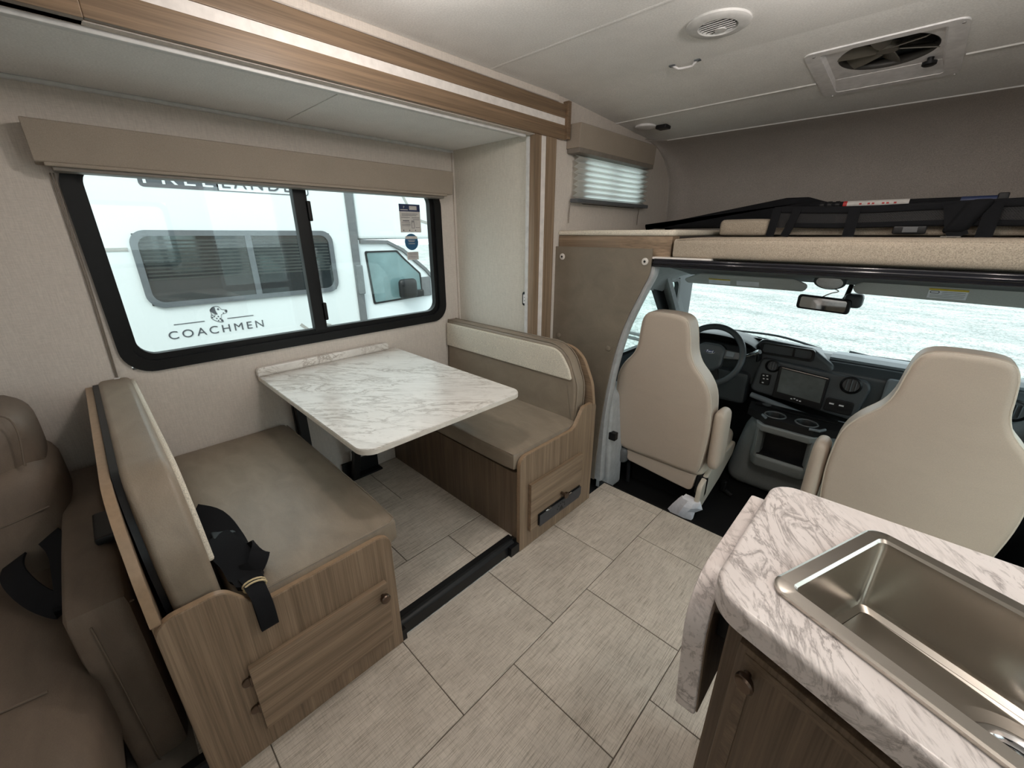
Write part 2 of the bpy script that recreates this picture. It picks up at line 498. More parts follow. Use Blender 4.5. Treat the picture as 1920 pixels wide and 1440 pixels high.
    def build(s, name, mat, parent=None, label=None, kind=None, angle=38, smooth=True, wn=True, solid=0):
        me = bpy.data.meshes.new(name)
        off = Vector((0, 0, 0))
        if parent is not None:
            p = parent
            while p is not None:
                off += p.location; p = p.parent
        me.from_pydata([tuple(Vector(v) - off) for v in s.v], [], s.f)
        b = bmesh.new(); b.from_mesh(me); bmesh.ops.recalc_face_normals(b, faces=b.faces[:]); b.to_mesh(me); b.free()
        me.materials.append(MT[mat] if isinstance(mat, str) else mat)
        if smooth:
            me.polygons.foreach_set('use_smooth', [True] * len(me.polygons)); me.set_sharp_from_angle(angle=R(angle))
        me.update()
        o = bpy.data.objects.new(name, me); COL.objects.link(o)
        if parent is not None: o.parent = parent
        if label: o['label'] = label
        if kind: o['kind'] = kind
        if solid:
            md = o.modifiers.new('thickness', 'SOLIDIFY'); md.thickness = solid; md.offset = 0
        if smooth and wn:
            md = o.modifiers.new('normals', 'WEIGHTED_NORMAL'); md.keep_sharp = True
        return o

def tag(o, label, cat, group=None):
    o['label'] = label; o['category'] = cat
    if group: o['group'] = group
    return o
def thing(name, label, cat, loc=(0, 0, 0), group=None):
    o = bpy.data.objects.new(name, None); COL.objects.link(o)
    o.location = loc; o.empty_display_size = .05
    return tag(o, label, cat, group)
def struct(name, mb, mat, parent=None, **k):
    o = mb.build(name, mat, parent, **k)
    if parent is None: o['kind'] = 'structure'
    return o
def text(name, body, size, mat, loc, rot, parent=None, width=None, depth=.001, spacing=1.0):
    cu = bpy.data.curves.new(name, 'FONT'); cu.body = body; cu.size = size; cu.extrude = depth; cu.space_character = spacing
    cu.materials.append(MT[mat])
    tmp = bpy.data.objects.new('tmp', cu); COL.objects.link(tmp)
    bpy.context.view_layer.update()
    me = bpy.data.meshes.new_from_object(tmp.evaluated_get(bpy.context.evaluated_depsgraph_get()))
    bpy.data.objects.remove(tmp)
    me.name = name; me.materials.clear(); me.materials.append(MT[mat])
    xs = [v.co.x for v in me.vertices]
    k = width / (max(xs) - min(xs)) if width else 1
    for v in me.vertices: v.co.x = (v.co.x - min(xs)) * k if width else v.co.x
    o = bpy.data.objects.new(name, me); COL.objects.link(o)
    off = Vector((0, 0, 0)); p = parent
    while p is not None:
        off += p.location; p = p.parent
    o.location = Vector(loc) - off; o.rotation_euler = rot
    if parent is not None: o.parent = parent
    return o
TX = (R(90), 0, R(90))      # text that faces +x, reads along +y
TY = (R(90), 0, 0)          # text that faces -y, reads along +x

# ================================================================== SETTING
XS = -2.173      # slide-out outer wall
XW = -1.513      # body left wall
XR = .87         # body right wall
ZC = 2.10        # ceiling
ZS = .075        # slide-out floor
YE = 1.739       # front end wall of slide-out
YC = 1.945       # where the cab begins
YREAR = -3.0

# ---- floors and tiles
fl = struct('floor', MB().box(-1.085, XR, YREAR, 1.949, -.06, -.004), 'grout')
def tiles(parent, xs, y_off, x0, x1, y0, y1, z, L_=.4575, W_=.4065, g=.0016):
    proto = {}
    for i, xa in enumerate(xs):
        a = max(xa, x0); b = min(xa + W_, x1)
        if b - a < .01: continue
        yo = y_off[i % len(y_off)]
        k0 = math.floor((y0 - yo) / L_)
        for k in range(k0, k0 + 12):
            c = max(yo + k * L_, y0); d = min(yo + (k + 1) * L_, y1)
            if d - c < .01: continue
            hx, hy = (b - a) / 2 - g, (d - c) / 2 - g
            key = (round(hx, 4), round(hy, 4))
            cx, cy = (a + b) / 2, (c + d) / 2
            if key in proto:
                o = proto[key].copy(); COL.objects.link(o)
            else:
                o = MB().box(-hx, hx, -hy, hy, -.004, 0, .0012, 1).build('tile', 'tile', None, smooth=False)
                proto[key] = o; o.parent = parent
            o.location = (cx, cy, z)
tiles(fl, [-1.5185, -1.112, -.7055, -.299, .1075, .514], [.74, .509], -1.085, XR, -.8, 1.949, 0)
fl2 = struct('floor_slideout', MB().box(XS, -1.11, -1.6, YE, ZS - .07, ZS - .004), 'grout')
tiles(fl2, [-2.165, -1.7525, -1.3325, -.92], [.935, .705], XS, -1.11, -.1, YE, ZS, .455, .418)
# black aluminium threshold of the slide-out floor
th = MB().box(-1.125, -1.066, 1.10, 1.156, -.03, .05).box(-1.125, -1.066, .50, .53, -.03, .05).prism(rpoly([(-1.085, 0), (-1.085, .055, .014), (-1.098, .064, .006), (-1.098, .078), (-1.125, .078), (-1.125, 0)]), -1.2, 1.14, 'y', 0)
struct('trim_1', th, 'black')
struct('trim_2', MB().box(-1.116, XR, 1.946, 1.954, -.03, .002), 'black')
# cab floor, one step lower, with a ribbed rubber mat
struct('floor_cab', MB().box(-1.27, .65, 1.952, 3.4, -.16, -.10), 'rubber')
struct('trim_3', MB().box(-1.12, XR, 1.9495, 1.9525, -.12, -.005), 'rubber')

# ---- walls
def wall_x(mb, x0, x1, ya, yb, za, zb, holes):
    """wall slab in the yz plane with rectangular holes (y0,y1,z0,z1)"""
    ys = sorted({ya, yb, *[h[0] for h in holes], *[h[1] for h in holes]}); zs = sorted({za, zb, *[h[2] for h in holes], *[h[3] for h in holes]})
    for i in range(len(ys) - 1):
        for j in range(len(zs) - 1):
            cy, cz = (ys[i] + ys[i + 1]) / 2, (zs[j] + zs[j + 1]) / 2
            if any(h[0] < cy < h[1] and h[2] < cz < h[3] for h in holes): continue
            mb.box(x0, x1, ys[i], ys[i + 1], zs[j], zs[j + 1])
    return mb
WIN = (.06, 1.60, .935, 1.66)
struct('wall_slideout', wall_x(MB(), XS - .04, XS, -1.6, YE + .04, 0, 1.97, [WIN]), 'wall', smooth=False)
struct('wall_slideout_front', MB().box(XS - .04, XW, YE, YE + .04, 0, 1.97), 'wall2', smooth=False)
struct('wall_slideout_rear', MB().box(XS - .04, XW, -1.64, -1.6, 0, 1.97), 'wall2', smooth=False)
struct('ceiling_slideout', MB().box(XS, XW + .0, -1.6, YE, 1.912, 1.97), 'ceil', smooth=False)
struct('trim_4', MB().box(XS, XS + .012, -1.6, YE, 1.898, 1.912, .003, 1), 'vent')
struct('trim_5', MB().box(-2.12, XW - .04, .797, .801, 1.9095, 1.9125), 'seam')
SW = (2.13, 2.80, 1.62, 1.93)
struct('wall_left', wall_x(MB(), XW - .04, XW, YREAR, 3.5, 0, 2.2,
       [(-1.6, YE + .0, -1, 1.905), SW, (1.96, 3.6, -1, 1.31)]), 'wall', smooth=False)
DOOR = (1.04, 1.72, .02, 1.92)
struct('wall_right', wall_x(MB(), XR, XR + .05, YREAR, 3.5, -.1, 2.2,
       [DOOR, (-.35, .75, 1.15, 1.72), (-2.6, -1.5, 1.0, 1.7), (2.05, 3.6, -1, 1.31)]), 'wall', smooth=False)
struct('wall_rear', MB().box(XW - .04, XR + .05, YREAR - .05, YREAR, 0, 2.2), 'wall', smooth=False)
# ceiling: flat over the coach, dropping gently over the bunk
cl = MB().box(XW, XR, YREAR, 1.44, ZC, ZC + .06)
cl.add([(XW, 1.44, ZC), (XR, 1.44, ZC), (XR, 1.95, ZC), (XW, 1.95, ZC), (XW, 2.98, 2.035), (XR, 2.98, 2.035)], [(0, 1, 2, 3), (3, 2, 5, 4)])
def ceil_z(y): return ZC if y < 1.95 else ZC - (y - 1.95) * .065 / 1.03
HAT = (-.47, -.115, 2.165, 2.62)
clm = MB()
xs_ = [XW, HAT[0], HAT[1], XR]; ys_ = [YREAR, 1.95, HAT[2], HAT[3], 2.98]
for i in range(3):
    for j in range(4):
        if i == 1 and j == 2: continue
        q = [(xs_[i], ys_[j]), (xs_[i + 1], ys_[j]), (xs_[i + 1], ys_[j + 1]), (xs_[i], ys_[j + 1])]
        clm.add([(a, b, ceil_z(b)) for a, b in q] + [(a, b, ceil_z(b) + .05) for a, b in q],
                [(3, 2, 1, 0), (4, 5, 6, 7), (0, 1, 5, 4), (1, 2, 6, 5), (2, 3, 7, 6), (3, 0, 4, 7)])
clo = struct('ceiling', clm, 'ceil', smooth=False)
for ya, xa, xb in ((1.43, XW, XR), (2.47, XW, HAT[0] - .05), (2.47, HAT[1] + .05, XR), (2.975, XW, XR)):
    z = ceil_z(ya)
    MB().prism(rpoly([(ya - .011, z + .002), (ya - .007, z - (.004 if ya > 2 else .001)), (ya + .007, z - (.004 if ya > 2 else .001)), (ya + .011, z + .002)]), xa, xb, 'x').build('seam_strip', 'seam' if ya > 2 else 'ceil', clo)
struct('trim_6', MB().box(XW - .001, XW + .012, YREAR, 1.9, ZC - .03, ZC, .003, 1), 'wall')
# cab-over front cap: curved front wall with rounded corners into the side walls
def capf(u, v):
    a = min(1, v / .5) * math.pi / 2
    z = 2.036 - .30 * (1 - math.cos(a)) - max(0, v - .5) * .88; yb = 2.975 + .44 * math.sin(a) + max(0, v - .5) * .08
    # u runs left wall -> front -> right wall, with corner radius
    rr = .14; Lx = XR - XW
    if u < .25:
        t = u / .25 * math.pi / 2
        return (XW + rr * (1 - math.sin(t)) if False else XW + rr - rr * math.cos(t), yb - rr + rr * math.sin(t), z)
    if u > .75:
        t = (1 - u) / .25 * math.pi / 2
        return (XR - rr + rr * math.cos(t), yb - rr + rr * math.sin(t), z)
    k = (u - .25) / .5
    return (XW + rr + k * (Lx - 2 * rr), yb, z)
struct('wall_front', MB().surf(capf, 48, 16), 'cap', solid=.01, angle=60)
struct('ceiling_cab', MB().box(XW, XR, 1.96, 3.45, 1.313, 1.333), 'hliner')     # bunk deck / cab roof

# ---- slide-out header boards and jamb
def trim(n, mb, m): return struct('trim_%d' % n, mb, m)
trim(7, MB().box(XW - .03, XW + .022, -1.6, .155, 1.905, 2.075, .003), 'hdr')
trim(8, MB().box(XW - .03, XW + .018, .155, 1.95, 2.005, 2.066, .003), 'hdr')
trim(9, MB().box(XW - .03, XW + .014, .155, 1.95, 1.974, 2.005), 'white')
trim(10, MB().box(XW - .03, XW + .018, .155, 1.95, 1.908, 1.974, .003), 'hdr')
trim(11, MB().box(XW - .02, XW + .034, 1.948, 1.975, 1.91, 2.082, .004), 'hdr')
trim(12, MB().box(XW - .055, XW - .03, -1.55, 1.70, 1.893, 1.909, .004), 'vent')
trim(13, MB().box(XW - .03, XW + .006, YE - .01, 1.775, .0, 1.908), 'wood_z')
trim(14, MB().box(XW - .03, XW + .004, 1.775, 1.812, .0, 1.908), 'white')
trim(15, MB().box(XW - .03, XW + .010, 1.812, 1.89, .0, 1.908), 'wood_z')
trim(16, MB().box(XW - .05, XW - .031, YE - .016, YE, .08, 1.9), 'vent')
trim(17, MB().box(XS, XS + .012, YE - .012, YE, .85, 1.9), 'wall')

# ================================================================== DINETTE WINDOW (window_1)
def ring(outer, inner, w0, w1, axis):
    n = len(outer); vs = []; fs = []; f3 = AX[axis]
    for wz in (w0, w1):
        for p in outer: vs.append(f3(p[0], p[1], wz))
        for p in inner: vs.append(f3(p[0], p[1], wz))
    for i in range(n):
        j = (i + 1) % n
        fs += [(i, j, n + j, n + i), (2 * n + i, 3 * n + i, 3 * n + j, 2 * n + j), (i, 2 * n + i, 2 * n + j, j), (n + i, n + j, 3 * n + j, 3 * n + i)]
    return MB().add(vs, fs)
wf = struct('window_1', ring(rpoly(rect(.035, 1.622, .918, 1.70, .10), 8), rpoly(rect(.075, 1.575, .960, 1.68, .075), 8), XS - .05, XS + .014, 'x'), 'frame')
ring(rpoly(rect(.070, 1.58, .955, 1.685, .075), 8), rpoly(rect(.095, 1.552, .985, 1.67, .06), 8), XS - .04, XS - .004, 'x').build('inner_frame', 'frame', wf)
MB().box(XS - .035, XS + .006, .785, .84, .975, 1.68, .004).build('mullion', 'frame', wf)
MB().box(XS - .03, XS - .002, .815, .85, .975, 1.68, .003).build('sliding_stile', 'frame', wf)
for z in (1.07, 1.55):
    MB().box(XS - .01, XS + .016, .84, .858, z - .045, z + .045, .005).build('latch', 'frame', wf)
MB().box(XS - .022, XS - .018, .09, .80, .965, 1.69).build('pane', 'glass', wf, smooth=False)
MB().box(XS - .034, XS - .030, .80, 1.56, .965, 1.69).build('pane', 'glass', wf, smooth=False)
# stickers on the pane
def sticker(name, label, cat, y0, y1, z0, z1, x=XS - .0275):
    t = thing(name, label, cat, (x, (y0 + y1) / 2, z0)); return t
sx = XS - .0275
t = sticker('sticker', 'rectangular paper sticker with navy header at the top right of the dinette window', 'sticker', 1.358, 1.497, 1.455, 1.607)
MB().box(sx, sx + .001, 1.358, 1.497, 1.455, 1.607).build('sheet', 'pgrey', t, smooth=False)
MB().box(sx + .001, sx + .0016, 1.358, 1.497, 1.568, 1.607).build('header_print', 'navy', t, smooth=False)
m = MB().box(sx + .0016, sx + .002, 1.365, 1.415, 1.575, 1.579).box(sx + .0016, sx + .002, 1.425, 1.475, 1.577, 1.598)
m.build('header_lettering', 'pgrey', t, smooth=False)
text('letter_p', 'P', .018, 'pgrey', (sx + .0016, 1.385, 1.584), TX, t)
m = MB()
for z, a, b in ((1.555, 1.372, 1.48), (1.548, 1.372, 1.47), (1.536, 1.368, 1.425), (1.535, 1.438, 1.488), (1.5095, 1.368, 1.424), (1.500, 1.368, 1.426), (1.492, 1.368, 1.426), (1.525, 1.445, 1.488), (1.482, 1.46, 1.488)):
    m.box(sx + .001, sx + .0015, a, b, z - .0013, z + .0013)
m.box(sx + .001, sx + .0015, 1.376, 1.42, 1.5155, 1.521).box(sx + .001, sx + .0015, 1.433, 1.453, 1.5145, 1.519)
for y in (1.373, 1.413, 1.453): m.lathe([(.004, 0), (.004, .0006)], (sx + .001, y + .004, 1.466), 'x', 10)
m.build('print', 'pline', t, smooth=False, kind='stuff')
m = ring(rect(1.433, 1.453, 1.478, 1.512), rect(1.4355, 1.4505, 1.4805, 1.5095), sx + .001, sx + .0016, 'x'); m.build('diagram_print', 'pline', t, smooth=False)
t = sticker('sticker', 'round blue sticker under the rectangular paper one on the dinette window', 'sticker', 1.377, 1.469, 1.353, 1.451)
MB().lathe([(.046, 0), (.046, .001)], (sx, 1.424, 1.402), 'x', 32).build('disc', 'blue', t, smooth=False)
MB().box(sx + .001, sx + .0016, 1.384, 1.464, 1.419, 1.434).build('white_band', 'pgrey', t, smooth=False)
m = MB()
for z, a, b in ((1.411, 1.40, 1.448), (1.404, 1.404, 1.444), (1.392, 1.402, 1.446)): m.box(sx + .001, sx + .0016, a, b, z - .001, z + .0015)
m.build('print', 'pgrey', t, smooth=False, kind='stuff')
t = sticker('sticker', 'small pale label of four text lines under the round blue sticker', 'sticker', 1.387, 1.465, 1.301, 1.346)
MB().box(sx, sx + .001, 1.387, 1.465, 1.301, 1.346).build('sheet', 'pgrey', t, smooth=False)
m = MB()
for z in (1.339, 1.330, 1.321, 1.312): m.box(sx + .001, sx + .0015, 1.393, 1.459, z - .0015, z + .001)
m.build('print', 'pline', t, smooth=False, kind='stuff')

# roller shade box over the dinette window
t = thing('window_shade', 'long taupe fabric shade box over the dinette window', 'shade', (XS, .83, 1.64))
MB().prism(rpoly([(XS, 1.662), (XS + .095, 1.662, .006), (XS + .11, 1.783, .006), (XS, 1.783)]), -.005, 1.652, 'y', .003, 2).build('fascia', 'shade', t)
MB().box(XS + .01, XS + .085, .03, 1.60, 1.640, 1.663, .006).build('bottom_bar', 'shade2', t)
MB().box(XS + .06, XS + .1, .015, 1.61, 1.652, 1.664, .004).build('fascia_lip', 'shade', t)
t = thing('shade_cord', 'thin brown shade cord held by a clip left of the dinette window', 'cord', (XS, .0, .86))
MB().tube([(XS + .008, .022, 1.64), (XS + .008, .018, 1.3), (XS + .006, .006, .915)], .0022, 6).build('strand', 'cord', t)
MB().tube([(XS + .01, .030, 1.64), (XS + .01, .024, 1.3), (XS + .008, .010, .915)], .0022, 6).build('strand', 'cord', t)
MB().box(XS, XS + .016, -.002, .016, .895, .918, .003).build('clip', 'lilac', t)
MB().tube([(XS + .006, .004, .9), (XS + .007, .002, .85)], .003, 6).build('cord_end', 'cord', t)

# ================================================================== BUNK SIDE WINDOW (window_2) and pleated shade
w2 = struct('window_2', ring(rpoly(rect(2.12, 2.81, 1.61, 1.94, .05), 6), rpoly(rect(2.15, 2.78, 1.64, 1.91, .04), 6), XW - .045, XW + .006, 'x'), 'frame')
MB().box(XW - .03, XW - .026, 2.14, 2.79, 1.63, 1.92).build('pane', 'glass', w2, smooth=False)
MB().box(XW - .035, XW - .01, 2.45, 2.475, 1.63, 1.92).build('mullion', 'frame', w2)
t = thing('pleated_shade', 'white pleated shade under a taupe box on the bunk side window', 'shade', (XW, 2.45, 1.61))
MB().prism(rpoly([(XW, 1.872), (XW + .085, 1.872, .004), (XW + .092, 1.985, .004), (XW, 1.985)]), 1.985, 2.835, 'y', .003, 2).build('fascia', 'shade', t)
MB().box(XW + .005, XW + .085, 1.99, 2.83, 1.850, 1.874, .003).build('fascia_lip', 'shade2', t)
NP = 8; vs = []; fs = []
for i in range(NP * 2 + 1):
    z = 1.865 - i * (1.865 - 1.632) / (NP * 2); x = XW + (.020 if i % 2 else .052)
    vs += [(x, 2.035, z), (x, 2.845, z)]
for i in range(NP * 2): fs.append((2 * i, 2 * i + 1, 2 * i + 3, 2 * i + 2))
MB().add(vs, fs).build('pleats', 'pleat', t, smooth=False)
MB().box(XW + .012, XW + .062, 2.025, 2.86, 1.612, 1.632, .003).build('bottom_rail', 'mframe', t)
for y in (2.03, 2.83):
    MB().tube([(XW + .012, y, 1.61), (XW + .01, y - .006, 1.56), (XW + .012, y - .01, 1.505)], .0022, 6).build('cord', 'cord', t)

# ================================================================== DINETTE BENCHES
PX0, PX1 = -1.085, -1.063          # aisle-side panel
def panel_poly(pts): return rpoly(pts, 6)
bench = thing('dinette_bench', 'rear dinette bench with black seat belt on its taupe cushion, nearest the sofa', 'bench', (-1.6, .2, 0))
rp = panel_poly([(-.085, 0), (.512, 0), (.512, .508, .045), (.12, .508, .05), (.055, .605, .05), (-.085, .605, .045)])
MB().prism(rp, PX0, PX1, 'x', .0025, 2).build('side_panel', 'wood_z', bench)
tr = panel_poly([(-.0855, 0), (.5125, 0), (.5125, .5085, .045), (.12, .5085, .05), (.055, .6055, .05), (-.0855, .6055, .045)])
MB().prism(tr, PX0 + .003, PX1 - .004, 'x', 0).build('edge_banding', 'edge', bench)
MB().box(XS + .004, PX0, .485, .503, ZS, .44).build('front_panel', 'woodshade_z', bench)
MB().box(XS + .004, PX0, -.06, .485, .40, .44).build('seat_board', 'woodshade_x', bench)
dr = MB().box(PX1, PX1 + .019, .055, .47, .09, .338, .002).build('access_door', 'wood_y', bench)
kn = MB().lathe([(.006, 0), (.006, .012), (.0155, .014), (.0165, .019), (.0165, .026), (.014, .029)], (PX1 + .019, .448, .297), 'x', 20).build('knob', 'bronze', dr)
for z in (.285, .175):
    MB().lathe([(.014, 0), (.014, .006), (.010, .009)], (PX1, .046, z), 'x', 14).box(PX1 + .001, PX1 + .012, .05, .06, z - .018, z + .018, .002).build('hinge', 'bronze', dr)
cu = MB().cushion(XS + .012, -1.086, .075, .556, .435, .535, .022, (.004, .006, .006)).build('seat_cushion', 'vinyl', bench)
MB().tube([(-1.10, .09, .530), (-1.088, .12, .527), (-1.086, .53, .528), (-1.10, .549, .528), (-1.3, .556, .528), (XS + .04, .553, .528)], .0022, 6).build('piping', 'vinyl', cu)
# back board and back cushion, both with the rounded aisle corner
bp = rpoly([(XS + .003, ZS), (-1.088, ZS), (-1.088, .598), (-1.056, .600, .01), (-1.075, .72, .2), (-1.16, .897, .22), (XS + .003, .897)], 10)
MB().prism(bp, -.087, -.066, 'y', .0015, 1).build('back_board', 'wood_x', bench)
bpe = [(x + (.0008 if x > -1.6 else 0), z + (.0008 if z > .5 else 0)) for x, z in bp]
MB().prism(bpe, -.0862, -.0668, 'y', 0).build('edge_banding', 'edge', bench)
bc = rpoly([(XS + .01, .50), (-1.10, .50, .02), (-1.10, .72, .2), (-1.19, .915, .22), (XS + .01, .915)], 10)
tilt = lambda x, y, z: (x, y - (z - .5) * .0 + (.92 - z) * .03, z)
b1 = MB().prism(bc, -.052, .045, 'y', .018, 4, fn=tilt).build('back_cushion', 'vinyl', bench)
ic = rpoly([(XS + .012, .665), (-1.112, .665, .01), (-1.135, .76, .14), (-1.215, .903, .18), (XS + .012, .903)], 10)
MB().prism(ic, .040, .056, 'y', .006, 2, fn=tilt).build('tweed_insert', 'cream', b1)
MB().prism(rpoly([(XS + .012, .53), (-1.12, .53, .02), (-1.12, .72, .18), (-1.205, .905, .2), (XS + .012, .905)], 10), -.0655, -.05, 'y', .0, fn=tilt).build('gap_shade', 'black', b1)  # black sheet standing in for shade in the gap behind the cushion

bench2 = thing('dinette_bench', 'front dinette bench with a black tag on its drawer, beside the cab', 'bench', (-1.6, 1.45, 0))
rp = panel_poly([(1.155, 0), (1.75, 0), (1.75, .615, .035), (1.635, .615, .03), (1.56, .515, .06), (1.155, .515, .045)])
MB().prism(rp, PX0, PX1, 'x', .0025, 2).build('side_panel', 'wood_z', bench2)
tr = panel_poly([(1.1545, 0), (1.7505, 0), (1.7505, .6155, .035), (1.6345, .6155, .03), (1.5595, .5155, .06), (1.1545, .5155, .045)])
MB().prism(tr, PX0 + .003, PX1 - .004, 'x', 0).build('edge_banding', 'edge', bench2)
MB().box(XS + .004, PX0, 1.150, 1.17, ZS, .432).build('front_panel', 'woodshade_z', bench2)
MB().box(XS + .004, PX0, 1.17, 1.70, .395, .432).build('seat_board', 'woodshade_x', bench2)
dr2 = MB().box(PX1, PX1 + .019, 1.212, 1.625, .095, .358, .002).build('drawer_front', 'wood_y', bench2)
MB().lathe([(.008, 0), (.008, .022), (.016, .024), (.0175, .028), (.0175, .036), (.014, .038)], (PX1 + .019, 1.448, .200), 'x', 20).build('knob', 'bronze', dr2)
cu = MB().cushion(XS + .012, -1.088, 1.138, 1.655, .440, .535, .022, (.004, .006, .006)).build('seat_cushion', 'vinyl', bench2)
MB().tube([(-1.10, 1.64, .527), (-1.088, 1.62, .527), (-1.088, 1.16, .527), (-1.10, 1.145, .527), (-1.3, 1.138, .527), (XS + .04, 1.14, .527)], .0022, 6).build('piping', 'vinyl', cu)
MB().prism(bp, 1.708, 1.729, 'y', .0015, 1).build('back_board', 'wood_x', bench2)
MB().prism(bpe, 1.7088, 1.7282, 'y', 0).build('edge_banding', 'edge', bench2)
tilt2 = lambda x, y, z: (x, y - (.92 - z) * .05, z)
bc2 = rpoly([(XS + .01, .50), (-1.10, .50, .02), (-1.10, .72, .2), (-1.19, .915, .22), (XS + .01, .915)], 10)
b2 = MB().prism(bc2, 1.628, 1.70, 'y', .018, 4, fn=tilt2).build('back_cushion', 'vinyl', bench2)
MB().prism(rpoly([(XS + .012, .745), (-1.135, .745, .01), (-1.155, .80, .12), (-1.225, .895, .16), (XS + .012, .895)], 10), 1.617, 1.633, 'y', .006, 2, fn=tilt2).build('tweed_insert', 'cream', b2)
MB().tube([tilt2(x, 1.633, z) for x, z in bc2], .003, 6, True).build('piping', 'vinyl', b2)
MB().tube([tilt2(x, 1.695, z) for x, z in bc2], .003, 6, True).build('piping', 'vinyl', b2)

# black tag hanging on the drawer
t = thing('hang_tag', 'black rectangular tag with a tree emblem hanging below the front bench drawer knob', 'tag', (PX1 + .02, 1.43, .10))
xt = PX1 + .0205
MB().prism(rpoly([(1.262, .108), (1.585, .108, .004), (1.605, .125, .004), (1.605, .172), (1.262, .172)]), xt, xt + .005, 'x', .001, 1).build('backing', 'black', t)
MB().prism(rpoly([(1.262, .106), (1.585, .106, .004), (1.605, .123, .004), (1.605, .168), (1.262, .168)]), xt + .009, xt + .014, 'x', .001, 1).build('plate', 'plate', t)
MB().box(xt + .004, xt + .010, 1.30, 1.57, .13, .16).build('spacer', 'black', t)
for y in (1.335, 1.505):
    MB().tube([(xt + .007, y - .018, .166), (xt + .012, y - .012, .172), (xt + .012, y + .012, .172), (xt + .007, y + .018, .166)], .004, 8).build('ring', 'chrome', t)
em = MB()
for a, b in (((1.418, .118), (1.446, .118)),):
    em.add([(xt + .0145, 1.415, .116), (xt + .0145, 1.449, .116), (xt + .0145, 1.432, .142)], [(0, 1, 2)])
for y, z in ((1.41, .146), (1.425, .154), (1.442, .154), (1.456, .146), (1.400, .132), (1.46, .132)):
    em.lathe([(.004, 0), (.004, .0006)], (xt + .0141, y, z), 'x', 8)
em.build('emblem', 'black', t, smooth=False, solid=.0006)

# ================================================================== DINETTE TABLE
t = thing('dinette_table', 'marble-patterned dinette table between the two benches', 'table', (-1.64, .85, ZS))
tp = rpoly([(XS + .004, .482, .004), (-1.112, .482, .055), (-1.112, 1.222, .055), (XS + .004, 1.222, .004)], 8)
top = MB().prism(tp, .782, .805, 'z', .003, 2).build('tabletop', 'marble', t)
tp2 = rpoly([(XS + .004, .4812, .004), (-1.1112, .4812, .055), (-1.1112, 1.2228, .055), (XS + .004, 1.2228, .004)], 8)
MB().prism(tp2, .784, .8005, 'z', 0).build('edge_band', 'medge', top)
MB().prism(rpoly([(.477, .8055, .006), (1.172, .8055, .006), (1.172, .850, .03), (.477, .850, .03)], 6), XS + .004, XS + .034, 'x', .006, 2).build('backsplash_ledge', 'marble', t)
MB().box(-2.135, -2.105, .60, .645, ZS, .775, .003).build('leg', 'black', t)
MB().box(-2.160, -2.135, .596, .649, ZS, .775, .002).build('wall_rail', 'black', t)
MB().box(-2.165, -2.10, .80, 1.02, ZS, ZS + .012, .002).box(-2.165, -2.15, .80, 1.02, ZS, ZS + .10, .002).build('base_plate', 'black', t)
MB().prism(rpoly([(-2.13, ZS + .01), (-2.095, ZS + .01), (-1.86, .782), (-1.90, .782)]), .83, .868, 'y', .002, 1).build('brace', 'black', t)
MB().tube([(-2.13, .865, ZS + .01), (-2.13, .865, .22)], .005, 8).tube([(-2.13, .865, .22), (-2.13, .865, .25)], .010, 8).build('release_rod', 'black', t)

# ================================================================== SEAT BELT on rear bench
t = thing('seat_belt', 'bundled black seat belt lying on the rear dinette bench cushion', 'seat belt', (-1.25, .10, .54))
MB().ribbon(spline([(-1.47, .06, .60), (-1.42, .10, .585), (-1.34, .115, .556), (-1.26, .115, .552)], 5), .09, .014, [(.55, 1, .1)] * 16).build('webbing', 'web', t)
MB().ribbon(spline([(-1.36, .085, .565), (-1.29, .10, .572), (-1.22, .115, .566), (-1.15, .12, .552), (-1.10, .125, .549)], 5), [.092, .090, .088, .086, .084] + [.082] * 10 + [.07] * 3 + [.055] * 3, .016, [(.35, 1, .15)] * 21).build('webbing', 'web', t)
MB().ribbon(spline([(-1.24, .15, .556), (-1.20, .168, .585), (-1.165, .165, .59), (-1.145, .14, .565), (-1.165, .11, .55)], 5), .05, .005, [(.8, .3, -.5)] * 21).build('webbing_fold', 'web', t)
MB().box(-1.40, -1.34, .085, .145, .545, .575, .006).build('buckle', 'black', t)
MB().ribbon(spline([(-1.14, .118, .558), (-1.10, .124, .554), (-1.072, .126, .545), (-1.053, .125, .515), (-1.048, .126, .45), (-1.044, .127, .442), (-1.038, .127, .45), (-1.036, .126, .512), (-1.05, .124, .552), (-1.09, .12, .566)], 5), .042, .004, [(0, 1, 0)] * 46).build('webbing_loop', 'web', t)
for k in range(2):
    MB().tube([(-1.095 + .012 * k + .004 * math.cos(a * .9), .124 + .026 * math.cos(a), .556 + .016 * math.sin(a)) for a in [2 * math.pi * i / 16 for i in range(16)]], .0028, 6, True).build('rubber_band', 'band', t)

# ================================================================== SOFA at the left edge
t = thing('sofa', 'dark taupe reclining sofa at the left edge behind the rear bench board', 'sofa', (-1.6, -.5, 0))
def armf(x, y, z): return (x, y, z)
MB().cushion(-2.10, -1.20, -.228, -.106, .003, .625, .028, (0, .012, .012)).build('armrest', 'vinyl_dk', t)
MB().tube([(-1.222, -.215, .585), (-1.21, -.205, .592), (-1.21, -.12, .592), (-1.222, -.106, .585)], .0025, 6).build('arm_seam', 'vinyl_dk', t)
MB().cushion(-2.10, -.90, -.90, -.218, .20, .47, .05, (.02, .01, .03)).build('seat_cushion', 'vinyl_dk', t)
MB().tube([(-1.20, -.80, .499), (-1.19, -.5, .503), (-1.18, -.28, .484)], .003, 6).build('seat_seam', 'vinyl_dk', t)
MB().cushion(-2.05, -1.70, -.90, -.205, .44, .80, .07, (.03, .012, .02), fn=lambda x, y, z: (x - (z - .44) * .18, y, z)).build('backrest', 'vinyl_dk', t)
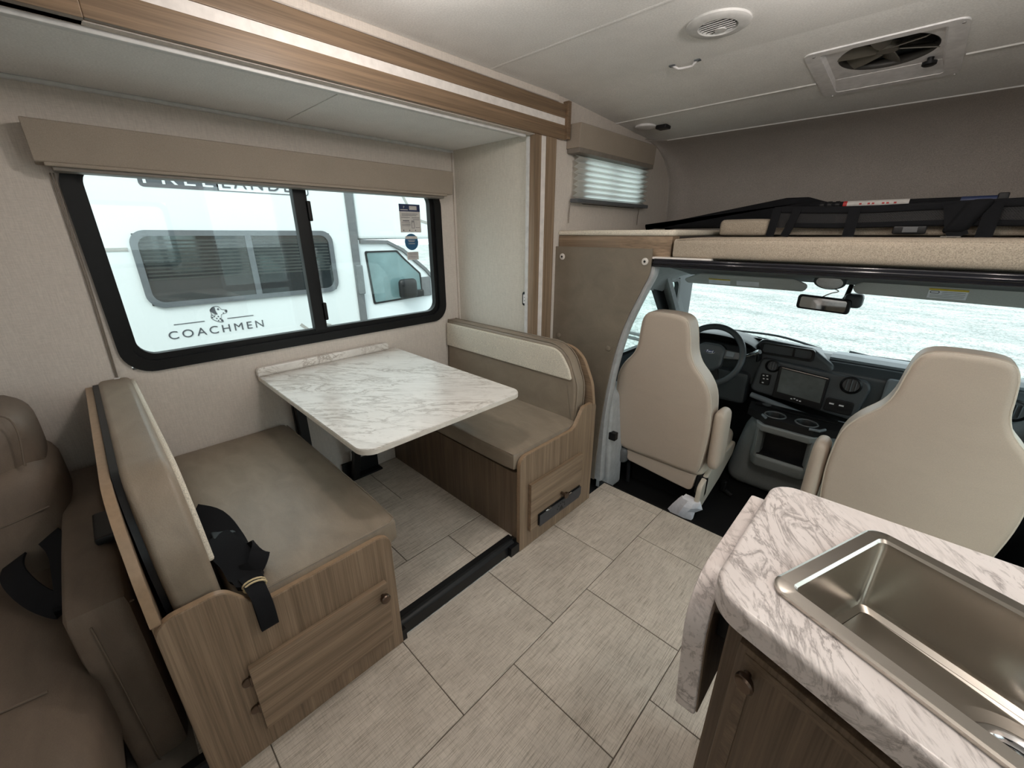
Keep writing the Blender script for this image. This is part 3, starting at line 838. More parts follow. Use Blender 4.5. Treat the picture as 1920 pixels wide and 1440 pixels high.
MB().cushion(-2.09, -1.79, -.90, -.225, .70, .955, .07, (.03, .012, .02), fn=lambda x, y, z: (x - (z - .70) * .12, y, z)).build('head_pillow', 'vinyl_dk', t)
MB().box(-2.08, -1.0, -.88, -.24, ZS, .22, .01).build('base', 'vinyl_dk', t)
MB().tube(spline([(-1.1975, -.185, .58), (-1.190, -.180, .42), (-1.188, -.178, .25), (-1.195, -.176, .06)], 5), .0022, 6).build('arm_seam', 'vinyl_dk', t)
MB().tube(spline([(-1.785, -.40, .958), (-1.80, -.27, .962), (-1.79, -.236, .92), (-1.775, -.250, .80)], 5), .003, 6).build('pillow_seam', 'vinyl_dk', t)
MB().tube(spline([(-1.716, -.50, .66), (-1.718, -.35, .655), (-1.735, -.235, .67)], 5), .003, 6).build('back_seam', 'vinyl_dk', t)
t = thing('seat_belt', 'black webbing strap looped on the sofa seat against its armrest', 'seat belt', (-1.6, -.3, .5))
MB().ribbon(spline([(-1.74, -.33, .50), (-1.72, -.335, .545), (-1.62, -.335, .55), (-1.50, -.295, .53), (-1.42, -.245, .515), (-1.42, -.232, .545), (-1.60, -.235, .585), (-1.72, -.26, .58)], 6), .055, .006, [(0, 1, .5)] * 43).build('webbing', 'web', t)
tag(MB().box(-1.60, -1.44, -.15, -.0975, .640, .665, .008).build('seat_belt_buckle', 'black'), 'small black buckle block between the sofa armrest and the rear bench board', 'buckle')

# ================================================================== KITCHEN: cabinet, worktop, sink, leaf
cab = thing('kitchen_cabinet', 'wood kitchen cabinet in shade-darkened colour under the sink worktop', 'cabinet', (.38, .80, 0))
CS = .275                                   # the galley front runs at an angle to the aisle
def front(x, y, z): return (x, y - CS * (x + .085) if y < .75 else y, z)
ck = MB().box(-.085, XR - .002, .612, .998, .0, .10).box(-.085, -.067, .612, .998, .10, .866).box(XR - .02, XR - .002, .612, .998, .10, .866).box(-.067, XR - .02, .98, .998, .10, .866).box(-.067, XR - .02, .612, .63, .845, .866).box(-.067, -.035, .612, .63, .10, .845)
ck.map(front).build('body', 'woodshade_z', cab, smooth=False)
kd = MB().box(-.062, .375, .592, .612, .11, .842, .002).map(front).build('door', 'woodshade_z', cab)
ring(rect(-.05, .363, .122, .830), rect(-.034, .347, .138, .814), .5905, .593, 'y').map(front).build('door_molding', 'woodshade_x', kd)
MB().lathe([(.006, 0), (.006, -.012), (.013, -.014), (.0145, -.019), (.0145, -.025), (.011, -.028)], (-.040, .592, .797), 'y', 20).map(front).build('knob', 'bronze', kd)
MB().box(.39, .83, .592, .612, .11, .842, .002).map(front).build('door', 'woodshade_z', cab)

wt = rpoly([(-.122, .590, .075), (XR - .003, .590 - CS * .98), (XR - .003, 1.012), (-.122, 1.012, .05)], 10)
SA = R(-21); SL, SD = .62, .315               # sink turned with the galley front
def sk(x, y, z): return (-.056 + x * math.cos(SA) - y * math.sin(SA), .656 + x * math.sin(SA) + y * math.cos(SA), z)
SK = (0, SL, 0, SD)
hole = [sk(x, y, 0)[:2] for x, y in rpoly([(.012, .012, .02), (SL - .012, .012, .02), (SL - .012, SD - .012, .02), (.012, SD - .012, .02)], 3)]
def holed_slab(outer, inner, z0, z1, r):
    b = bmesh.new()
    def loop(p, z): return [b.verts.new((x, y, z)) for x, y in p]
    def shrink(p, d):
        P = [Vector(q) for q in p]; n = len(P); o = []
        if area(p) < 0: P.reverse()
        for i in range(n):
            a = (P[i] - P[i - 1]).normalized(); c = (P[(i + 1) % n] - P[i]).normalized()
            m = Vector((a.y, -a.x)) + Vector((c.y, -c.x)); m = m / max(m.length_squared / 2, .35)
            o.append(tuple(P[i] - m * d))
        return o
    L_ = []
    for k in range(6):
        a = math.pi / 2 * k / 5
        L_.append(loop(shrink(outer, r * (1 - math.cos(math.pi / 2 - a)) if False else r - r * math.cos(a)) if k else outer, z1 - r + r * math.sin(a)))
    bot = loop(outer, z0)
    rings = [bot] + L_
    for q in range(len(rings) - 1):
        n = len(outer)
        for i in range(n):
            b.faces.new((rings[q][i], rings[q][(i + 1) % n], rings[q + 1][(i + 1) % n], rings[q + 1][i]))
    ht = loop(inner, z1); hb = loop(inner, z0)
    n = len(inner)
    for i in range(n): b.faces.new((ht[i], ht[(i + 1) % n], hb[(i + 1) % n], hb[i]))
    for lo, li in ((L_[-1], ht), (bot, hb)):
        es = []
        for lp in (lo, li):
            for i in range(len(lp)):
                e = b.edges.get((lp[i], lp[(i + 1) % len(lp)])) or b.edges.new((lp[i], lp[(i + 1) % len(lp)])); es.append(e)
        bmesh.ops.triangle_fill(b, use_beauty=True, edges=es)
    return MB().bm(b)
MBX = 0
t = tag(holed_slab(wt, hole, .868, .910, .009).build('worktop', 'marble2', angle=30), 'pinkish marble worktop with rounded corner, set around the steel sink', 'worktop')

t = thing('sink', 'brushed stainless steel sink set in the marble worktop', 'sink', (.26, .70, .75))
so_ = rpoly([(SK[0], SK[2], .03), (SK[1], SK[2], .03), (SK[1], SK[3], .03), (SK[0], SK[3], .03)], 6)
def inset_rect(d, r): return rpoly([(SK[0] + d, SK[2] + d, r), (SK[1] - d, SK[2] + d, r), (SK[1] - d, SK[3] - d, r), (SK[0] + d, SK[3] - d, r)], 6)
lay = [(so_, .9105), (so_, .9165), (inset_rect(.004, .028), .9185), (inset_rect(.024, .012), .9185), (inset_rect(.028, .012), .914), (inset_rect(.029, .012), .90), (inset_rect(.030, .013), .780), (inset_rect(.033, .013), .771), (inset_rect(.043, .013), .765)]
vs = []; fs = []; n = len(so_)
for p, z in lay:
    vs += [sk(x, y, z) for x, y in p]
for k in range(len(lay) - 1):
    for i in range(n):
        j = (i + 1) % n; fs.append((k * n + i, k * n + j, (k + 1) * n + j, (k + 1) * n + i))
MB().add(vs, fs).build('basin_wall', 'steel', t, angle=25)
DC = sk(.272, .190, 0)[:2]
# basin floor: four gently creased planes falling to the drain
fp = inset_rect(.044, .013); vs = [sk(x, y, .765) for x, y in fp]; fs = []
nr_ = 32
ringv = []
for rr, zz in ((.075, .7615), (.068, .7595), (.056, .7565)):
    ringv.append(len(vs)); vs += [(DC[0] + rr * math.cos(2 * math.pi * k / nr_), DC[1] + rr * math.sin(2 * math.pi * k / nr_), zz) for k in range(nr_)]
b = bmesh.new()
bv = [b.verts.new(v) for v in vs]
es = [b.edges.new((bv[i], bv[(i + 1) % n])) for i in range(n)] + [b.edges.new((bv[ringv[0] + k], bv[ringv[0] + (k + 1) % nr_])) for k in range(nr_)]
bmesh.ops.triangle_fill(b, use_beauty=True, edges=es)
for q in range(2):
    for k in range(nr_):
        b.faces.new((bv[ringv[q] + k], bv[ringv[q] + (k + 1) % nr_], bv[ringv[q + 1] + (k + 1) % nr_], bv[ringv[q + 1] + k]))
MB().bm(b).build('basin_floor', 'steel', t, angle=12, wn=False)
dn = MB().lathe([(.056, .7565), (.052, .759), (.048, .7585), (.042, .7555), (.041, .741)], (DC[0], DC[1], 0), 'z', 32, False).build('drain', 'chrome', t)
MB().lathe([(.040, .740), (.040, .745), (.034, .7475), (.018, .7485), (.001, .7485)], (DC[0], DC[1], 0), 'z', 28, False).build('strainer', 'chrome', dn)
hm = MB()
for rr, k in ((.031, 12), (.020, 7)):
    for i in range(k):
        a = 2 * math.pi * i / k; hm.lathe([(.0032, .7470), (.0032, .7492 if rr < .03 else .7486)], (DC[0] + rr * math.cos(a), DC[1] + rr * math.sin(a), 0), 'z', 8)
hm.build('strainer_holes', 'black', dn, kind='stuff')
MB().lathe([(.004, .748), (.004, .759), (.010, .761), (.010, .767), (.006, .769)], (DC[0], DC[1], 0), 'z', 16).build('strainer_knob', 'chrome', dn)

t = thing('counter_leaf', 'marble drop leaf hanging folded at the left end of the worktop', 'counter leaf', (-.13, .8, .6))
lf = rpoly([(.600, .595, .004), (.985, .595, .02), (.985, .872, .015), (.600, .872, .10)], 8)
tl = lambda x, y, z: (x - .016 * (z - .6) / .27 + .005, y, z)
MB().prism(lf, -.145, -.107, 'x', .005, 2, fn=tl).build('leaf', 'marble2', t)
lf2 = rpoly([(.605, .600, .004), (.98, .600, .02), (.98, .867, .015), (.605, .867, .095)], 8)
MB().prism(lf2, -.1072, -.1045, 'x', 0, fn=tl).build('leaf_underside', 'woodshade_z', t)
for y in (.68, .92):
    hb = MB().box(-.112, -.086, y - .012, y + .012, .74, .85, .003).build('folding_bracket', 'black', t)
    MB().lathe([(.006, 0), (.006, .006)], (-.106, y - .016, .80), 'y', 10).build('rivet', 'chrome', hb)

# ================================================================== CAB-OVER BUNK
# wooden step box with cushion at the left
t = thing('bunk_step', 'small oak box topped by a beige pad at the left end of the bunk', 'cabinet', (-1.2, 2.0, 1.335))
MB().prism(rpoly([(XW + .004, 1.948), (-1.12, 1.948), (-.862, 1.975), (-.862, 2.05), (XW + .004, 2.05)]), 1.336, 1.437, 'z', 0).build('box', 'wood_x', t, smooth=False)
MB().prism(rpoly([(XW + .004, 1.944), (-1.12, 1.944, .1), (-.853, 1.972, .03), (-.853, 2.9), (XW + .004, 2.9)]), 1.4375, 1.466, 'z', .012, 3).build('pad', 'cream', t)
# mattress
t = thing('mattress', 'beige tweed bunk mattress above the black cab rail', 'mattress', (0, 2.4, 1.335))
MB().cushion(-.848, XR - .01, 1.943, 2.36, 1.339, 1.432, .022, (0, .006, .004)).build('front_section', 'matt', t)
MB().tube([(-.82, 1.946, 1.424), (.8, 1.946, 1.424)], .002, 6).build('piping', 'matt', t)
t = thing('folded_cushion', 'beige bunk cushion under the black net straps', 'cushion', (0, 2.6, 1.432))
MB().cushion(-.56, XR - .01, 2.41, 3.0, 1.436, 1.485, .02, (0, .004, 0)).build('pad', 'matt', t)
tag(MB().cushion(-.795, -.568, 2.365, 2.70, 1.436, 1.515, .02, (.004, .004, .004)).build('bolster', 'matt'), 'short beige bolster at the left end of the black bunk net', 'cushion')
tag(MB().cushion(-.845, -.60, 2.74, 3.05, 1.40, 1.466, .018).build('bunk_pad', 'cream'), 'low cream pad behind the bolster on the bunk', 'cushion')
# safety net
t = thing('bunk_net', 'black mesh bunk safety net with straps and buckles folded on the mattress', 'net', (0, 2.37, 1.44))
yN = 2.372
MB().box(-.545, .80, yN, yN + .003, 1.475, 1.548).build('mesh_panel', 'net', t, smooth=False)
MB().cushion(-.56, .82, yN - .006, yN + .02, 1.535, 1.565, .008, fn=lambda x, y, z: (x, y, z + .006 * math.sin(x * 7))).build('top_hem', 'web', t)
MB().cushion(-.50, .82, yN - .010, yN + .012, 1.474, 1.496, .007, fn=lambda x, y, z: (x, y, z + .004 * math.sin(x * 9 + 1))).build('bottom_hem', 'web', t)
for x0, x1, dx in ((-.566, -.532, -.004), (-.495, -.462, -.014), (-.275, -.235, 0), (.03, .085, .02), (.12, .165, 0)):
    MB().ribbon([((x0 + x1) / 2 + dx, yN - .022, 1.437), ((x0 + x1) / 2, yN - .02, 1.48), ((x0 + x1) / 2 - dx, yN - .012, 1.553)], x1 - x0, .004, (1, 0, 0)).build('strap', 'web', t)
MB().cushion(.045, .115, yN - .03, yN + .025, 1.45, 1.568, .02, (0, .008, 0), fn=lambda x, y, z: (x + (z - 1.5) * .45, y, z)).build('gathered_strap', 'web', t)
for x in (-.115, .25):
    bk = MB().box(x, x + .10, yN - .03, yN - .012, 1.447, 1.478, .006).build('buckle', 'black', t)
    MB().box(x + .03, x + .075, yN - .034, yN - .030, 1.453, 1.474, .002).build('buckle_button', 'gdark', bk)
MB().box(.03, .085, yN - .026, yN - .018, 1.437, 1.4395).build('strap_clip', 'chrome', t)
# black folded cover
tag(MB().prism(rpoly([(-1.40, 1.480, .004), (-.56, 1.480), (-.56, 1.490), (-.40, 1.490), (-.40, 1.595), (-.50, 1.627, .05), (-.60, 1.628, .05), (-1.38, 1.494, .006)]), 2.72, 3.02, 'y', .02, 3).build('folded_cover', 'web'), 'black wedge-shaped folded fabric cover at the back left of the bunk', 'cover')
# telescopic pole with white label
t = thing('telescopic_ladder', 'black telescopic ladder with a white and red label lying on the bunk', 'ladder', (-.1, 2.6, 1.57))
MB().box(-.44, .34, 2.58, 2.64, 1.53, 1.555, .008).tube([(-.46, 2.60, 1.577), (.055, 2.60, 1.577)], .014, 10).build('rail', 'web', t)
for x in (-.42, -.39, -.36): MB().lathe([(.017, 0), (.017, .016)], (x, 2.60, 1.577), 'x', 12).build('collar', 'black', t)
lb = MB().tube([(-.315, 2.60, 1.577), (-.10, 2.60, 1.577)], .0148, 16).build('label', 'pgrey', t)
MB().tube([(-.33, 2.60, 1.577), (-.315, 2.60, 1.577)], .0149, 16).build('label_end', 'red', lb)
m = MB()
for a in (-.27, -.24, -.225, -.19, -.175, -.15): m.box(a, a + .009, 2.5845, 2.5855, 1.574, 1.581)
m.build('label_print', 'red', lb, smooth=False, kind='stuff')
MB().tube([(.055, 2.60, 1.577), (.16, 2.60, 1.577)], .015, 10).build('grip', 'navy', t)
MB().box(.155, .185, 2.58, 2.625, 1.558, 1.60, .005).build('end_cap', 'black', t)
# glossy rail
t = thing('cab_rail', 'glossy black rail along the bunk edge above the cab', 'rail', (0, 1.94, 1.3))
MB().prism(rpoly([(1.925, 1.300, .006), (1.958, 1.300), (1.958, 1.338), (1.925, 1.338, .006)]), -.918, XR - .005, 'x').build('front_bar', 'gloss', t)
MB().prism(rpoly([(1.918, 1.312, .006), (1.930, 1.312), (1.930, 1.326), (1.918, 1.326, .006)]), -.918, XR - .005, 'x').build('track_lip', 'gloss', t)
struct('trim_20', MB().box(-.93, -.66, 1.93, 2.0, 1.336, 1.345), 'white')
# curved vinyl privacy panel with snaps
t = thing('privacy_panel', 'khaki vinyl panel with snaps, curved along the driver door pillar', 'panel', (-1.3, 1.93, .7))
edge = [(-.930, 1.30), (-.936, 1.255), (-.966, 1.185), (-1.006, 1.09), (-1.05, .97), (-1.083, .83), (-1.108, .67), (-1.130, .45), (-1.144, .19), (-1.148, .005)]
edge_s = [(p.x, p.y) for p in spline([Vector((a, b, 0)) for a, b in edge], 5)]
pp = [(-1.535, .005), (-1.535, 1.381), (-.932, 1.381)] + edge_s
MB().prism(pp, 1.926, 1.934, 'y', 0).build('sheet', 'vinyl_pan', t, wn=False)
for x, z in ((-1.462, 1.327), (-.962, 1.322)):
    s_ = MB().lathe([(.017, 0), (.017, -.004), (.012, -.0065), (.005, -.0065)], (x, 1.926, z), 'y', 20).build('snap', 'pearl', t)
    MB().lathe([(.006, -.0066), (.006, -.0072)], (x, 1.926, z), 'y', 12).build('snap_hole', 'black', s_)
for x, z in ((-1.465, .874), (-1.122, .857)):
    MB().lathe([(.015, 0), (.014, -.006), (.007, -.010)], (x, 1.926, z), 'y', 18).build('snap', 'vinyl_pan', t)

# ================================================================== CAB
# grey B-pillar trim following the panel edge
pl = []
for a, b in edge_s: pl.append((a, b))
outer = [(a + .014 + .05 * max(0, (.45 - b)), b) for a, b in pl]
vs = []; fs = []
for (a, b), (c, d) in zip(pl, outer):
    vs += [(a - .03, 1.940, b), (c, 1.940, d), (c + .006, 1.955, d), (c + .002, 1.985, d), (c - .03, 2.02, d)]
for i in range(len(pl) - 1):
    for k in range(4): fs.append((i * 5 + k, i * 5 + k + 1, i * 5 + k + 6, i * 5 + k + 5))
struct('trim_21', MB().add(vs, fs), 'gplastic', solid=.006)
struct('trim_22', MB().prism(rpoly([(-1.18, -.1), (-1.085, -.1, .03), (-1.09, .10, .05), (-1.10, .24, .05), (-1.115, .55, .05), (-1.18, .6)]), 2.0, 2.16, 'y', .02, 3), 'gplastic')
# door, windshield, pillars
W_ = lambda y: 0
struct('wall_cab_left', wall_x(MB(), -1.31, -1.28, 2.0, 3.42, -.15, 1.30, [(2.08, 3.16, .69, 1.135)]), 'dash', smooth=False)
struct('wall_cab_right', wall_x(MB(), .62, .65, 2.0, 3.42, -.15, 1.30, [(2.08, 3.16, .69, 1.135)]), 'dash', smooth=False)
struct('wall_cab_front', MB().box(-1.3, .65, 3.36, 3.40, -.15, .70), 'dash', smooth=False)
w4 = struct('window_3', ring(rpoly(rect(2.08, 3.16, .69, 1.135, .05), 5), rpoly(rect(2.10, 3.13, .71, 1.115, .045), 5), -1.305, -1.272, 'x'), 'black')
MB().box(-1.296, -1.292, 2.09, 3.15, .70, 1.125).build('pane', 'wsglass', w4, smooth=False)
w5 = struct('window_4', ring(rpoly(rect(2.08, 3.16, .69, 1.135, .05), 5), rpoly(rect(2.10, 3.13, .71, 1.115, .045), 5), .612, .645, 'x'), 'black')
MB().box(.630, .634, 2.09, 3.15, .70, 1.125).build('pane', 'wsglass', w5, smooth=False)
def wsp(u, v):   # windshield surface
    x = -1.27 + u * 1.89; y = 3.36 - v * .50 - .06 * abs(2 * u - 1) ** 2 * 2; z = .70 + v * .56
    return (x, y, z)
w3 = struct('window_5', MB().surf(lambda u, v: wsp(u, v), 24, 8), 'wsglass', angle=60)
pl_ = []
for sx_, e in ((-1, 0.0), (1, 1.0)):
    p = [Vector(wsp(e, v / 6)) + Vector((0 if sx_ < 0 else -0, -.01, 0)) for v in range(7)]
    struct('trim_%d' % (23 if sx_ < 0 else 24), MB().ribbon([q + Vector((.035 if sx_ < 0 else -.035, -.02, 0)) for q in p], .085, .03, (1, -.55, 0) if sx_ < 0 else (1, .55, 0)), 'gplastic')
    struct('trim_%d' % (25 if sx_ < 0 else 26), MB().ribbon([Vector((-1.285 if sx_ < 0 else .625, q.y - .085, q.z)) for q in p], .11, .02, (0, 1, .2)), 'black')
# headliner front, dropping to the windshield top, with soft corners
def hl(u, v):
    x = -1.285 + u * 1.92; k = abs(2 * u - 1)
    z = 1.300 - .14 * max(0, (k - .80) / .20) ** 2 - .106 * v ** 1.8
    return (x, 1.965 + v * .90, z)
struct('ceiling_cab_headliner', MB().surf(lambda u, v: hl(.10 + .80 * u, v), 40, 12), 'hliner', angle=70, solid=.006)
struct('trim_28', MB().surf(lambda u, v: hl(.10 * u, v), 10, 12), 'gplastic', angle=70, solid=.006)
struct('trim_29', MB().surf(lambda u, v: hl(.90 + .10 * u, v), 10, 12), 'gplastic', angle=70, solid=.006)
MBv = MB().prism(rpoly([(2.02, 1.292), (2.30, 1.292), (2.30, 1.296), (2.02, 1.30)]), -1.0, .5, 'x')
struct('trim_27', MBv, 'hliner')

# sun visors
def visor(name, label, x0, x1, zt, zb, flip):
    t = thing(name, label, 'sun visor', ((x0 + x1) / 2, 2.76, zt))
    fnv = lambda x, y, z: (x, 2.72 + (zt - z) * .55 + y, z)
    pts = [(x0, zt - .045, .02), (x0 + .02, zb, .03), (x1 - .02, zb, .03), (x1, zt - .03, .03), (x1 - .07, zt, .06), (x0 + .10, zt, .10)] if not flip else \
          [(x0, zt - .03, .03), (x0 + .02, zb, .03), (x1 - .02, zb - .012, .03), (x1, zt - .03, .02), (x1 - .10, zt, .08), (x0 + .05, zt, .06)]
    MB().prism(rpoly(pts, 6), -.012, .012, 'y', .010, 3, fn=fnv).build('body', 'visor', t)
    return t, fnv
v1, fv = visor('sun_visor', 'slim grey sun visor above the driver seat with two white labels', -1.085, -.405, 1.217, 1.148, False)
for a, b, m_ in ((-.925, -.80, 'yellow'), (-.765, -.645, None)):
    l_ = MB().prism(rect(a, b, 1.157, 1.185), -.0145, -.0125, 'y', fn=fv).build('label', 'paper', v1, smooth=False)
    if m_: MB().prism(rect(a, b, 1.181, 1.187), -.0155, -.0145, 'y', fn=fv).build('label_header', m_, l_, smooth=False)
v2, fv = visor('sun_visor', 'deep grey sun visor on the passenger side with a yellow-topped warning label', -.225, .56, 1.228, 1.160, True)
l_ = MB().prism(rect(.058, .185, 1.168, 1.212), -.0145, -.0125, 'y', fn=fv).build('label', 'paper', v2, smooth=False)
MB().prism(rect(.058, .185, 1.205, 1.213), -.0155, -.0145, 'y', fn=fv).build('label_header', 'yellow', l_, smooth=False)
m = ring(rpoly(rect(.063, .095, 1.190, 1.203, .006), 4), rpoly(rect(.066, .092, 1.1925, 1.2005, .004), 4), -.0153, -.0145, 'y'); m.v = [fv(*q) for q in m.v]
m.build('label_symbol', 'pline', l_, smooth=False)
m = MB()
for z in (1.198, 1.190, 1.182, 1.175): m.prism(rect(.103 if z > 1.185 else .066, .178, z - .0012, z + .0012), -.0151, -.0145, 'y', fn=fv)
m.build('label_print', 'gplastic', l_, smooth=False, kind='stuff')

# dome lamp and rear-view mirror
t = thing('dome_lamp', 'round cab dome lamp with white lens between the sun visors', 'lamp', (-.31, 2.62, 1.2))
def dome(x, y, z):
    a = R(38); dy, dz = y - 2.66, z - 1.232
    return (x, 2.66 + dy * math.cos(a) + dz * math.sin(a), 1.232 - dy * math.sin(a) + dz * math.cos(a))
MB().lathe([(.070, 1.245), (.073, 1.228), (.068, 1.213), (.056, 1.211)], (-.31, 2.66, 0), 'z', 28).map(dome).build('housing', 'dash', t)
MB().lathe([(.056, 1.2105), (.046, 1.203), (.02, 1.200), (.001, 1.200)], (-.31, 2.66, 0), 'z', 28, False).map(dome).build('lens', 'lampoff', t)
t = thing('rear_view_mirror', 'rear view mirror hanging before the windshield', 'mirror', (-.33, 2.70, 1.1))
fm = lambda x, y, z: (x, y + (x + .31) * .12, z + (x + .31) * -.06)
MB().prism(rpoly(rect(-.435, -.205, 1.060, 1.135, .016), 5), 2.70, 2.73, 'y', .006, 2, fn=fm).build('housing', 'black', t)
MB().prism(rpoly(rect(-.420, -.222, 1.070, 1.126, .010), 4), 2.697, 2.7005, 'y', 0, fn=fm).build('mirror_glass', 'mirror', t, smooth=False)
MB().cushion(-.245, -.165, 2.74, 2.83, 1.085, 1.155, .02, cuts=6).build('camera_pod', 'dash', t)
MB().tube([(-.25, 2.74, 1.11), (-.24, 2.80, 1.13), (-.235, 2.84, 1.19)], .012, 10).build('stem', 'black', t)
MB().tube(spline([(-.29, 2.70, 1.182), (-.27, 2.71, 1.168), (-.30, 2.72, 1.155), (-.33, 2.715, 1.135)], 5), .003, 6).build('cable', 'lilac', t)

# ---- dashboard
t = thing('dashboard', 'charcoal dashboard running under the windshield', 'dashboard', (-.33, 3.0, .4))
pr_d = rpoly([(3.35, .715), (3.05, .765, .05), (2.93, .750, .03), (2.88, .70, .03), (2.90, .52, .03), (2.97, .45, .03), (3.35, .45)], 5)
MB().prism(pr_d, -1.27, .615, 'x').build('body', 'dash', t)
MB().prism(rpoly([(3.36, .722), (3.05, .772, .04), (2.955, .768, .02), (2.955, .755), (3.36, .70)], 5), -.25, .61, 'x').build('top_pad', 'dashg', t)
MB().prism(rpoly([(-.64, .64), (-.62, .83, .05), (-.33, .815, .05), (-.215, .735, .05), (-.19, .62)], 6), 2.885, 3.2, 'y', .02, 3, fn=lambda x, y, z: (x, y, z - max(0, y - 2.95) * .22)).build('center_hood', 'dash', t)
tray = ring(rpoly(rect(-.60, -.315, .738, .812, .02), 4), rpoly(rect(-.585, -.33, .750, .802, .015), 4), 2.872, 2.905, 'y'); tray.build('storage_tray', 'black', t)
MB().box(-.585, -.33, 2.90, 2.904, .750, .802).build('tray_back', 'gdark', t)
MB().box(-.425, -.415, 2.876, 2.904, .750, .802).build('tray_divider', 'black', t)
# centre stack
fs_ = lambda x, y, z: (x, y - (.70 - z) * .10, z)
MB().prism(rpoly([(-.60, .50, .03), (-.575, .72, .03), (-.02, .69, .05), (-.06, .455, .03)], 6), 2.855, 2.93, 'y', .012, 3, fn=fs_).build('center_stack', 'dash', t)
scn = MB().prism(rpoly([(-.468, .495, .01), (-.468, .690, .01), (-.212, .672, .01), (-.215, .482, .01)], 4), 2.835, 2.857, 'y', .004, 2, fn=fs_).build('infotainment_unit', 'black', t)
MB().prism(rpoly([(-.448, .535), (-.452, .678), (-.228, .662), (-.226, .522)]), 2.8335, 2.8352, 'y', 0, fn=fs_).build('screen', 'screen', scn, smooth=False)
MB().prism(rpoly([(-.452, .684), (-.218, .668), (-.218, .6725), (-.452, .6885)]), 2.831, 2.836, 'y', 0, fn=fs_).build('bright_edge', 'chrome', scn, smooth=False)
m = MB()
for x, z in ((-.37, .508), (-.355, .512), (-.34, .507), (-.325, .505)): m.prism(rect(x, x + .009, z, z + .006), 2.832, 2.8352, 'y', fn=fs_)
m.build('button_print', 'lilac', scn, smooth=False)
for x, z, r_ in ((-.505, .680, .036), (-.115, .655, .046)):
    vn = MB().lathe([(r_, 0), (r_ + .004, -.008), (r_ - .004, -.014), (r_ - .008, -.004)], fs_(x, 2.852, z), 'y', 28, False).build('air_vent', 'black', t)
    m = MB().lathe([(r_ - .008, .004), (.001, .004)], fs_(x, 2.845, z), 'y', 24, False)
    for k in (-1, 0, 1): m.obox(Vector(fs_(x, 2.842, z)) + Vector((k * r_ * .45, 0, 0)), (.004, .012, 2 * (r_ - .012) * (1 if k == 0 else .8)), (0, 0, R(25)))
    m.build('vane', 'gdark', vn)
sw = MB().prism(rpoly(rect(-.205, -.075, .485, .560, .01), 4), 2.844, 2.856, 'y', .003, 2, fn=fs_).build('switch_panel', 'black', t)
m = MB()
for x in (-.185, -.14): m.prism(rect(x, x + .022, .528, .536), 2.842, 2.8445, 'y', fn=fs_)
m.build('switch_print', 'lilac', sw, smooth=False)
sw = MB().prism(rpoly(rect(-.555, -.50, .555, .625, .008), 4), 2.846, 2.856, 'y', .003, 2, fn=fs_).build('switch_panel', 'black', t)
m = MB()
for x, z in ((-.545, .61), (-.525, .612), (-.54, .59), (-.52, .592), (-.54, .565)): m.prism(rect(x, x + .01, z, z + .006), 2.8445, 2.8465, 'y', fn=fs_)
m.build('switch_print', 'lilac', sw, smooth=False)
MB().tube(spline([(-.585, 2.83, .475), (-.42, 2.815, .452), (-.25, 2.815, .425), (-.06, 2.83, .425)], 8), .018, 10, flat=.8).build('lower_trim', 'dashg', t)
# cluster hood behind the wheel
MB().surf(lambda u, v: (-.855 + .27 * math.cos(math.pi * (1 - u)), 2.80 + v * .22, .70 + .125 * math.sin(math.pi * u) ** .6), 20, 3).build('cluster_hood', 'black', t, solid=.012)
MB().box(-1.10, -.62, 2.975, 2.985, .60, .81).build('cluster_face', 'black', t)
MB().box(-1.1, -.62, 2.84, 2.95, .38, .60, .03).build('knee_panel', 'dash', t)
# right end vent and glove box face
vn = MB().lathe([(.050, 0), (.054, -.008), (.046, -.014), (.042, -.004)], (.475, 2.86, .68), 'y', 28, False).build('air_vent', 'black', t)
m = MB().lathe([(.042, .004), (.001, .004)], (.475, 2.852, .68), 'y', 24, False)
for k in (-1, 0, 1): m.obox((.475 + k * .018, 2.85, .68), (.004, .012, .06), (0, 0, R(25)))
m.build('vane', 'mframe', vn)
MB().prism(rpoly(rect(.02, .60, .46, .72, .02), 4), 2.868, 2.90, 'y', .01, 2).build('glove_box', 'dashg', t)

# wipers outside
for n_, pts in (('wiper', [(-.95, 3.47, .735), (-.62, 3.45, .745), (-.35, 3.44, .70)]), ('wiper', [(-.20, 3.47, .705), (.05, 3.45, .69), (.40, 3.46, .72)])):
    tt = tag(MB().tube(spline(pts, 5), .008, 8).tube([Vector(pts[0]) + Vector((.02, 0, -.012)), Vector(pts[2]) + Vector((0, .01, -.014))], .006, 6).build(n_, 'gdark'),
        'dark wiper arm at the base of the windshield, ' + ('in front of the steering wheel' if pts[0][0] < -.5 else 'on the passenger side'), 'wiper')

# ---- steering wheel
sw = thing('steering_wheel', 'black steering wheel behind the driver seat headrest', 'steering wheel', (-.845, 2.71, .70))
def whl(u, v, w_):   # wheel plane -> world; tilted back
    a = R(24); c = Vector((-.835, 2.705, .715))
    return c + Vector((u, v * math.sin(a) - w_ * math.cos(a), v * math.cos(a) + w_ * math.sin(a)))
RW = .188
MB().tube([whl(RW * math.cos(a), RW * math.sin(a), 0) for a in [2 * math.pi * k / 48 for k in range(48)]], .019, 10, True).build('rim', 'dash', sw)
hb = MB().prism(rpoly([(-.085, -.06, .03), (-.045, -.10, .03), (.045, -.10, .03), (.085, -.06, .03), (.085, .05, .03), (.05, .075, .03), (-.05, .075, .03), (-.085, .05, .03)], 4), -.03, .022, 'z', .014, 3, fn=lambda x, y, z: whl(x, y, z)).build('hub', 'dash', sw)
em = MB().prism([(.030 * math.cos(a), .018 + .012 * math.sin(a)) for a in [2 * math.pi * k / 24 for k in range(24)]], .021, .0235, 'z', 0, fn=lambda x, y, z: whl(x, y, z)).build('emblem', 'navy', hb)
